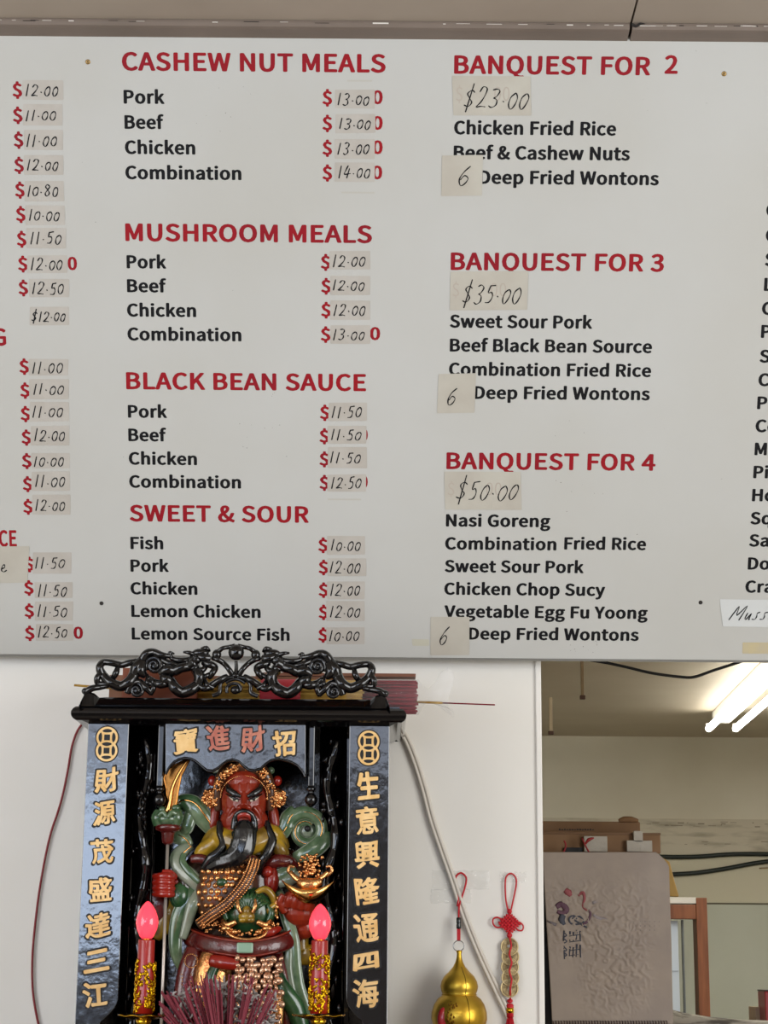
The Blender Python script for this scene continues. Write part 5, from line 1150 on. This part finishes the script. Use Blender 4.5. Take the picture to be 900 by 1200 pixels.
mb = MB(); mb.lathe([(.0073,Z(597,1181,-.008)),(.0073,Z(597,1187,-.008)),(.0068,Z(597,1187,-.008))], (c.x, -.009, 0), 16); mb.put('gold_band', m_brassp, cc, smooth=True)
mb = MB(); rr = random.Random(2)
for i in range(60):
    a = rr.uniform(0, 6.28); q_ = math.sqrt(rr.random()); mb.tube([(c.x+.005*q_*math.cos(a), -.009+.004*q_*math.sin(a), z1+.002), (c.x+.009*q_*math.cos(a), -.010+.006*q_*math.sin(a), z1-.02), (c.x+.0125*q_*math.cos(a), -.010+.006*q_*math.sin(a), z1-.07)], .0007, seg=5, smooth=False)
mb.put('tassel_strands', m_cordr, cc, smooth=True)['kind'] = 'stuff'
#NEXT4
# ================================================================== BACK ROOM
# fluorescent fitting on the back-room ceiling
yA, yBk = 4.15, 2.75; x1_ = PZ(838, 855, BZ-.07).x
m_tube = mat('lit_tube', (255,252,244), .3, emit=13); m_white = mat('white_enamel', (232,230,222), .35)
lf = empty('fluorescent_light', (1.36, 3.45, BZ-.05), 'twin-tube fluorescent light glowing on the back room ceiling', 'ceiling light')
pA = PZ(845, 855, BZ-.075); pB = PZ(935, 772, BZ-.075)
dirv = (pB-pA); dirv.normalize(); side = Vector((-dirv.y, dirv.x, 0))
def bar(w, z0, z1, a, b, off=0):
    c = [a+side*(off-w), a+side*(off+w), b+side*(off+w), b+side*(off-w)]
    return MB().quadbox([Vector((p.x, p.y, z0)) for p in c], Vector((0, 0, z1-z0)))
bar(.035, BZ-.05, BZ-.001, pA, pB).put('housing', m_white, lf, bevel=.004)
for k in (-1, 1):
    o_ = side*(.055*k)
    a = pA+o_+dirv*.02; b = pB+o_-dirv*.02; a.z = b.z = BZ-.075
    tb = MB().tube([a+dirv*.02, b-dirv*.02], .014, seg=14, smooth=False).put('fluorescent_tube', m_tube, lf, smooth=True)
    for e in (a, b): MB().box(e.x-.010, e.y-.008, BZ-.086, e.x+.010, e.y+.008, BZ-.052).put('lamp_holder', m_white, lf, bevel=.002)
# black wire sagging below the ceiling
w = MB().tube([PZ(684,772,BZ-.004), PZ(694,776,BZ-.02), PZ(722,782,BZ-.03)] and [P(a, b, 1.6) for a, b in [(676,768),(690,773),(712,777),(735,782),(765,789),(800,793.5),(815,793),(835,786),(860,778),(885,770),(900,765)]], .0042, seg=8).put('black_wire', mat('black_rubber', (22,22,24), .5), smooth=True)
tagp(w, 'black wire sagging below the back room ceiling beside the fluorescent light', 'wire')
# hanging strips
for (x0, y0, x1, y1, yy, c, lab) in [(680,760,684.5,817,2.72,(150,128,96),'brown strip hanging from the back room ceiling nearer the light'), (643,812,647.5,858.5,3.72,(196,180,150),'short pale strip hanging beside the wall edge in the back room')]:
    a = P(x0, y0, yy); b = P(x1, y1, yy); t = empty('hanging_strip', ((a.x+b.x)/2, yy, b.z), lab, 'strip', 'strips hanging in the back room')
    MB().box(a.x, yy-.006, b.z, b.x, yy+.006, BZ+.0).put('strip', mat('strip_%d' % y0, c, .6), t, bevel=.001)
    MB().box(a.x-.004, yy-.009, b.z-.008, b.x+.004, yy+.009, b.z+.006).put('strip_end', mat('strip_end', (84,58,44), .5), t, bevel=.002)
# pipes / cables across the back wall
for pts, lab in (([(740,1001.5),(775,1004),(815,1004),(860,1001),(905,1001),(960,1002)], 'upper black cable pinned along the back wall'), ([(740,1026),(780,1025),(815,1023),(850,1018),(885,1011.5),(915,1008),(960,1004)], 'lower black cable rising to the right on the back wall')):
    o = MB().tube([P(a, b, BYW-.012) for a, b in pts], .010, seg=8).put('black_cable', mat('green_black_cable', (26,36,32), .45), smooth=True); tagp(o, lab, 'cable')
o = MB().tube([P(a, b, BYW-.004) for a, b in [(890,1017.5),(915,1017),(960,1018)]], .003, seg=6).put('thin_wire', mat('tan', (150,130,90), .5), smooth=True); tagp(o, 'thin tan wire under the cables at the right picture edge', 'wire')
# wooden framed doorway with a pale room behind, in front of the back wall
yd = 4.3
m_wood = mat('brown_timber', (146,90,58), .5, rgb2=(120,70,44), vscale=9, stretch=(6,6,.6), bump=.1, bscale=60)
dz = empty('door_1', (P(800,1120,yd).x, yd, 0), kind='structure')
def B2(x0, y0, x1, y1, yn, yf_, m, name, par, bev=.002, zmin=None):
    a = P(x0, y0, yn); b = P(x1, y1, yn); return MB().box(a.x, yn, b.z if zmin is None else zmin, b.x, yf_, a.z).put(name, m, par, bevel=bev)
B2(815.5, 1052, 833, 1200, yd, yd+.1, m_wood, 'door_jamb', dz, zmin=0)
B2(680, 1059, 816, 1077, yd+.004, yd+.09, m_wood, 'door_head', dz)
B2(680, 1050.5, 817, 1059, yd+.002, yd+.12, mat('white_board', (226,222,214), .5), 'top_board', dz)
B2(650, 1052, 668, 1200, yd, yd+.1, m_wood, 'door_jamb', dz, zmin=0)
B2(668, 1078, 799, 1250, yd+.05, yd+.07, mat('pale_blue_door', (206,218,232), .35), 'door_leaf', dz, zmin=0)
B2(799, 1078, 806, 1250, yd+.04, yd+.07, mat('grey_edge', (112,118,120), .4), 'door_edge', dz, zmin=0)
a = P(680, 1136.5, yd+.05); b = P(795, 1138.5, yd+.05); MB().box(a.x, yd+.046, b.z, b.x, yd+.05, a.z).put('door_rail', mat('rail', (170,182,196), .4), dz)

# tall dark cabinet with cartons on top and the calendar hung in front
yc = .95
cz = P(700, 999, yc).z
c0, c1 = P(560, 1100, yc).x, P(772, 1100, yc).x
tc = empty('storage_cabinet', ((c0+c1)/2, yc+.25, 0), 'tall dark cabinet hidden behind the hanging calendar sheet', 'cabinet')
m_cab = mat('dark_cabinet', (26,26,28), .35)
MB().box(c0, yc+.02, .02, c1, yc+.5, cz-.002).put('body', m_cab, tc, bevel=.003)
for k in range(2): MB().box(c0+.004+(c1-c0)/2*k, yc, .06, c0-.004+(c1-c0)/2*(k+1), yc+.02, cz-.01).put('door', m_cab, tc, bevel=.003)
for x in (c0+.02, c1-.06): MB().box(x, yc+.05, 0, x+.04, yc+.45, .02).put('foot', m_cab, tc)
def carton(x0, y0, x1, y1, yn, yf_, zb, col, label):
    a = P(x0, y0, yn); b = P(x1, y1, yn); t = empty('cardboard_box', ((a.x+b.x)/2, (yn+yf_)/2, zb), label, 'box', 'cartons on the dark cabinet')
    MB().box(a.x, yn, zb, b.x, yf_, a.z).put('carton', mat('cardboard_%d' % int(x0), col, .75, rgb2=tuple(c-14 for c in col), vscale=8), t, bevel=.003)
    return t, a, b
t1, a, b = carton(560, 975, 774.5, 999, yc+.03, yc+.2, cz, (150,116,84), 'front brown cardboard box on the cabinet with tape patches')
MB().box(a.x, yc+.026, a.z-.004, b.x, yc+.03, a.z+.001).put('flap_edge', mat('flap', (122,90,62), .7), t1)
m_ltape = mat('dull_tape', (186,176,160), .3, coat=.5, bump=.8, bscale=60)
for (x0, y0, x1, y1) in ((684,980,711.5,998.4), (734,985,764,998.4), (742,974,753,987)):
    p = P(x0, y0, yc+.02); q_ = P(x1, y1, yc+.02); MB().box(p.x, yc+.012, q_.z, q_.x, yc+.026, p.z).put('tape_patch', m_ltape, t1, bevel=.001)
a2 = P(661, 993, yc+.02); b2 = P(683, 999, yc+.02); MB().box(a2.x, yc+.022, b2.z, b2.x, yc+.03, a2.z).put('handle_hole', m_black, t1)
t2, a, b = carton(560, 961.5, 751, 999, yc+.22, yc+.48, cz, (136,98,64), 'rear brown cardboard box on the cabinet, taller with a torn top edge')
mb = MB(); mb.tube([P(725,962,yc+.22), P(731,960.5,yc+.22), P(740,960.5,yc+.22), P(748,962,yc+.22)], [.004,.008,.008,.004]); mb.put('torn_flap', mat('flap2', (140,104,70), .8), t2, smooth=True)
mb = MB()
for i in range(14): p = P(655+i*3, 972, yc+.219); mb.box(p.x, yc+.2185, p.z-.002, p.x+.004, yc+.22, p.z+random.uniform(0,.002))
mb.put('printed_marks', m_dark, t2)['kind'] = 'stuff'
# yellow cloth corner at the box side
f = [P(775,1004,yc+.04), P(785,1010,yc+.04), P(790,1030,yc+.04), P(796,1051,yc+.04), P(778,1050,yc+.04), P(772,1030,yc+.04)]
o = MB().quadbox(f, Vector((0, .015, 0))).put('yellow_flap', mat('yellow_card', (196,158,84), .6, rgb2=(180,140,70), vscale=10), None, bevel=.003); tagp(o, 'yellow card flap sticking out right of the calendar', 'card')
# red strings above the calendar
for k, (pts, lab) in enumerate((([(661,985),(663,992),(658,1003)], 'short red string hanging over the calendar top, left one'), ([(682,982),(687,993),(693,1003)], 'short red string hanging over the calendar top, right one'))):
    o = MB().tube([P(a_, b_, yc-.02) for a_, b_ in pts], .0022, seg=7).put('red_string', mat('red_string', (150,34,34), .5), smooth=True); tagp(o, lab, 'string')
mb = MB(); mb.tube([P(686,989,yc-.02), P(690,984,yc-.02), P(696,982,yc-.02)], [.002,.0045,.0015]); mb.put('bow_tail', mat('red_string', (150,34,34), .5), bpy.data.objects['red_string'], smooth=True)

# calendar sheet seen from its back, embossed, with show-through marks
yq = yc-.035
def CQ(px, py, d=0): return P(px, py, yq-d)
cal = empty('calendar_sheet', CQ(711, 1199), 'large grey paper calendar sheet with show-through print hanging from the boxes', 'calendar')
def ledge(py): return 635.5+ (py-999)*(647-635.5)/(1200-999)
def redge(py):
    r = 783.5+(py-999)*.028
    return r-max(0, 1017-py)**1.6*.14 if py < 1017 else r
nx, ny = 110, 150; vs = []; fs = []
def relief(px, py):
    cx_, cy_ = 728, 1105
    m1 = math.exp(-(((px-722)/38)**4+((py-1110)/72)**4)); m2 = math.exp(-(((px-665)/28)**4+((py-1075)/45)**4))*.5
    p = Vector((px/13., py/13., 0)); q_ = p+Vector((noise.noise(p*1.3), noise.noise(p*1.3+Vector((5,5,5))), 0))*1.2
    n_ = abs(noise.noise(q_*1.1)); 
    sw = noise.noise(Vector((px/60., py/60., 3)))
    return (m1+m2)*(.0042*(1-min(1, n_*4)))+.004*sw+.002*math.sin(py/30+px/80)
for j in range(ny+1):
    py = 998.5+j*(1200-998.5)/ny
    for i in range(nx+1):
        x0_, x1_2 = ledge(py), redge(py); px = x0_+(x1_2-x0_)*i/nx; p = CQ(px, py); vs.append((p.x, p.y-relief(px, py)-.001, p.z))
for j in range(ny):
    for i in range(nx): k = j*(nx+1)+i; fs.append((k, k+1, k+nx+2, k+nx+1))
me = bpy.data.meshes.new('paper'); me.from_pydata(vs, [], fs); me.update()
pp = link('paper_sheet', me, mat('grey_paper', (172,156,142), .5, rgb2=(162,147,135), vscale=14), cal, smooth=True)
sd = pp.modifiers.new('s', 'SOLIDIFY'); sd.thickness = .0008
def mark(pts, r, m, nm='printed_mark'):
    mb = MB(); mb.tube([CQ(a, b, relief(a, b)+.0022) for a, b in pts], [x/500 for x in r] if hasattr(r, '__len__') else r/500, seg=6, flat=.25); return mb.put(nm, m, pp, smooth=True)
mr = mat('mark_red', (160,84,88), .6); mp_ = mat('mark_purple', (104,72,88), .6); mbl = mat('mark_blue', (76,78,90), .6); mg_ = mat('mark_grey', (120,112,116), .6)
mark([(662,1043),(666,1046),(669,1050)], [3,4.5,2], mr); mark([(678,1050),(683,1046),(685,1053),(683,1062),(688,1067)], [1.5,2,1.6,1.2,1], mr); mark([(690,1066),(692,1072),(688,1080),(683,1083)], [1,1.6,1.6,1], mp_)
mark([(652,1063),(658,1060),(664,1066),(659,1070),(653,1068)], [3,4,3.4,3,2], mp_); mark([(660,1072),(658,1078),(661,1084)], [3.6,4,2.5], mbl)
mark([(676,1077),(672,1073),(667,1076),(669,1082),(677,1083),(684,1080),(679,1074),(671,1076),(681,1083),(688,1087)], 1.1, mbl); mark([(641,1079),(652,1084)], [1,2], mg_)
for x in (661, 668, 672, 676, 680): mark([(x,1091+random.uniform(-2,2)),(x+random.uniform(-1,1),1103)], [1.1,.8], mbl); mark([(x,1108+random.uniform(-2,2)),(x+random.uniform(-1,1),1119+random.uniform(0,6))], [1.1,.7], mbl)
for y in (1093, 1100, 1110, 1116): mark([(661,y),(664,y+3),(661,y+5)], .8, mbl); mark([(667,y+4),(681,y+2)], .5, mbl)
mark([(695,1072),(702,1076),(712,1078)], [1,2.6,1.2], mat('mark_haze', (158,148,150), .6)); mark([(694,1058),(700,1056)], [2,1.4], mat('mark_haze', (158,148,150), .6))
mb = MB()
for i in range(6):
    for j in range(3): p = CQ(745+i*5.5, 1080+j*5, .003); mb.ell(p, (.0012,.0008,.0012), 6, 4)
mb.put('dot_row', mg_, pp)
# wire binding at the bottom of the sheet
m_bind = mat('binding_brown', (58,38,36), .5)
mb0 = MB(); p = CQ(0, 1197); mk2 = None
for i in range(42):
    px = 648+i*3.25; p = CQ(px, 1198.5, .004); q2 = MB().tube([p+Vector((0,.004,.004)), p+Vector((0,-.003,.003)), p+Vector((0,-.004,-.003)), p+Vector((0,.002,-.006))], .0013, seg=5, smooth=False)
    mb0.v += []; 
    q2.put('binding_ring', m_bind, pp)

# rolled newspaper and red tin at the lower right, on a back-room shelf
yn = 1.6; zs = P(840, 1206, yn).z
s0 = P(760, 1200, yn).x
rs = empty('side_shelf', (s0+.5, yn+.1, zs-.03), 'plain wooden shelf carrying the newspaper and red tin, below the picture edge', 'shelf')
MB().box(s0, yn-.12, zs-.03, s0+1.15, yn+.35, zs).put('shelf_board', m_wood, rs, bevel=.003)
for x in (s0+.05, s0+1.05): MB().box(x, yn-.08, 0, x+.04, yn+.3, zs-.03).put('shelf_post', m_wood, rs)
npg = empty('newspaper', P(835, 1200, yn), 'rolled newspaper lying on the shelf right of the calendar', 'newspaper')
mb = MB(); n = 20; vs = []; fs = []
def NP(px, py, d): return P(px, py, yn-d)
sec = [(777,1191,8.5,.02),(784,1193.5,9,.02),(800,1195.5,7.5,.02),(830,1198,6,.02),(870,1200.5,5,.02),(915,1203,5,.02)]
for (px, py, r, d) in sec:
    for j in range(n):
        a = 6.283*j/n; rr_ = r/430*(1-.12*math.sin(2*a+px*.05)); c = NP(px, py, d); vs.append((c.x+(.006*math.sin(a*2) if px < 780 else 0), c.y+rr_*1.3*math.cos(a), c.z+rr_*math.sin(a)))
for i in range(len(sec)-1):
    for j in range(n): fs.append((i*n+j, i*n+(j+1) % n, (i+1)*n+(j+1) % n, (i+1)*n+j))
me = bpy.data.meshes.new('roll'); me.from_pydata(vs, [], fs); me.update(); o = link('rolled_sheet', me, mat('newsprint', (196,190,174), .7, rgb2=(108,102,92), vscale=30, stretch=(.5,3,3), vcontrast=(.45,.62)), npg, smooth=True)
sd = o.modifiers.new('s', 'SOLIDIFY'); sd.thickness = .0015; sd.offset = 1
MB().tube([NP(778,1184,.03), NP(775.5,1190,.034), NP(779,1198,.03)], [.002,.006,.002], seg=7).put('dark_fold', mat('dark_fold', (70,70,70), .6), npg, smooth=True)
ta = P(896, 1160, yn+.12); tb_ = P(920, 1200, yn+.12)
tin = empty('red_tin', ((ta.x+tb_.x)/2, yn+.17, zs), 'red tin at the right picture edge standing on the shelf', 'tin')
MB().box(ta.x, yn+.12, zs, tb_.x, yn+.22, ta.z-.004).put('tin_body', mat('tin_red', (176,34,34), .35, coat=.4), tin, bevel=.003)
MB().box(ta.x-.001, yn+.119, ta.z-.004, tb_.x+.001, yn+.221, ta.z).put('tin_rim', mat('tin_rim', (60,40,34), .4), tin, bevel=.001)
a = P(902, 1176, yn+.119); MB().box(a.x, yn+.118, zs+.005, tb_.x, yn+.12, a.z).put('tin_label', mat('tin_label', (204,176,130), .5), tin)
ba = P(885, 1180, yn+.2); bb = P(893, 1200, yn+.2)
o = MB().box(ba.x, yn+.2, zs, bb.x, yn+.3, ba.z).put('small_box', mat('cream_box', (206,190,160), .5), None, bevel=.002); tagp(o, 'small cream box half hidden behind the red tin', 'box')
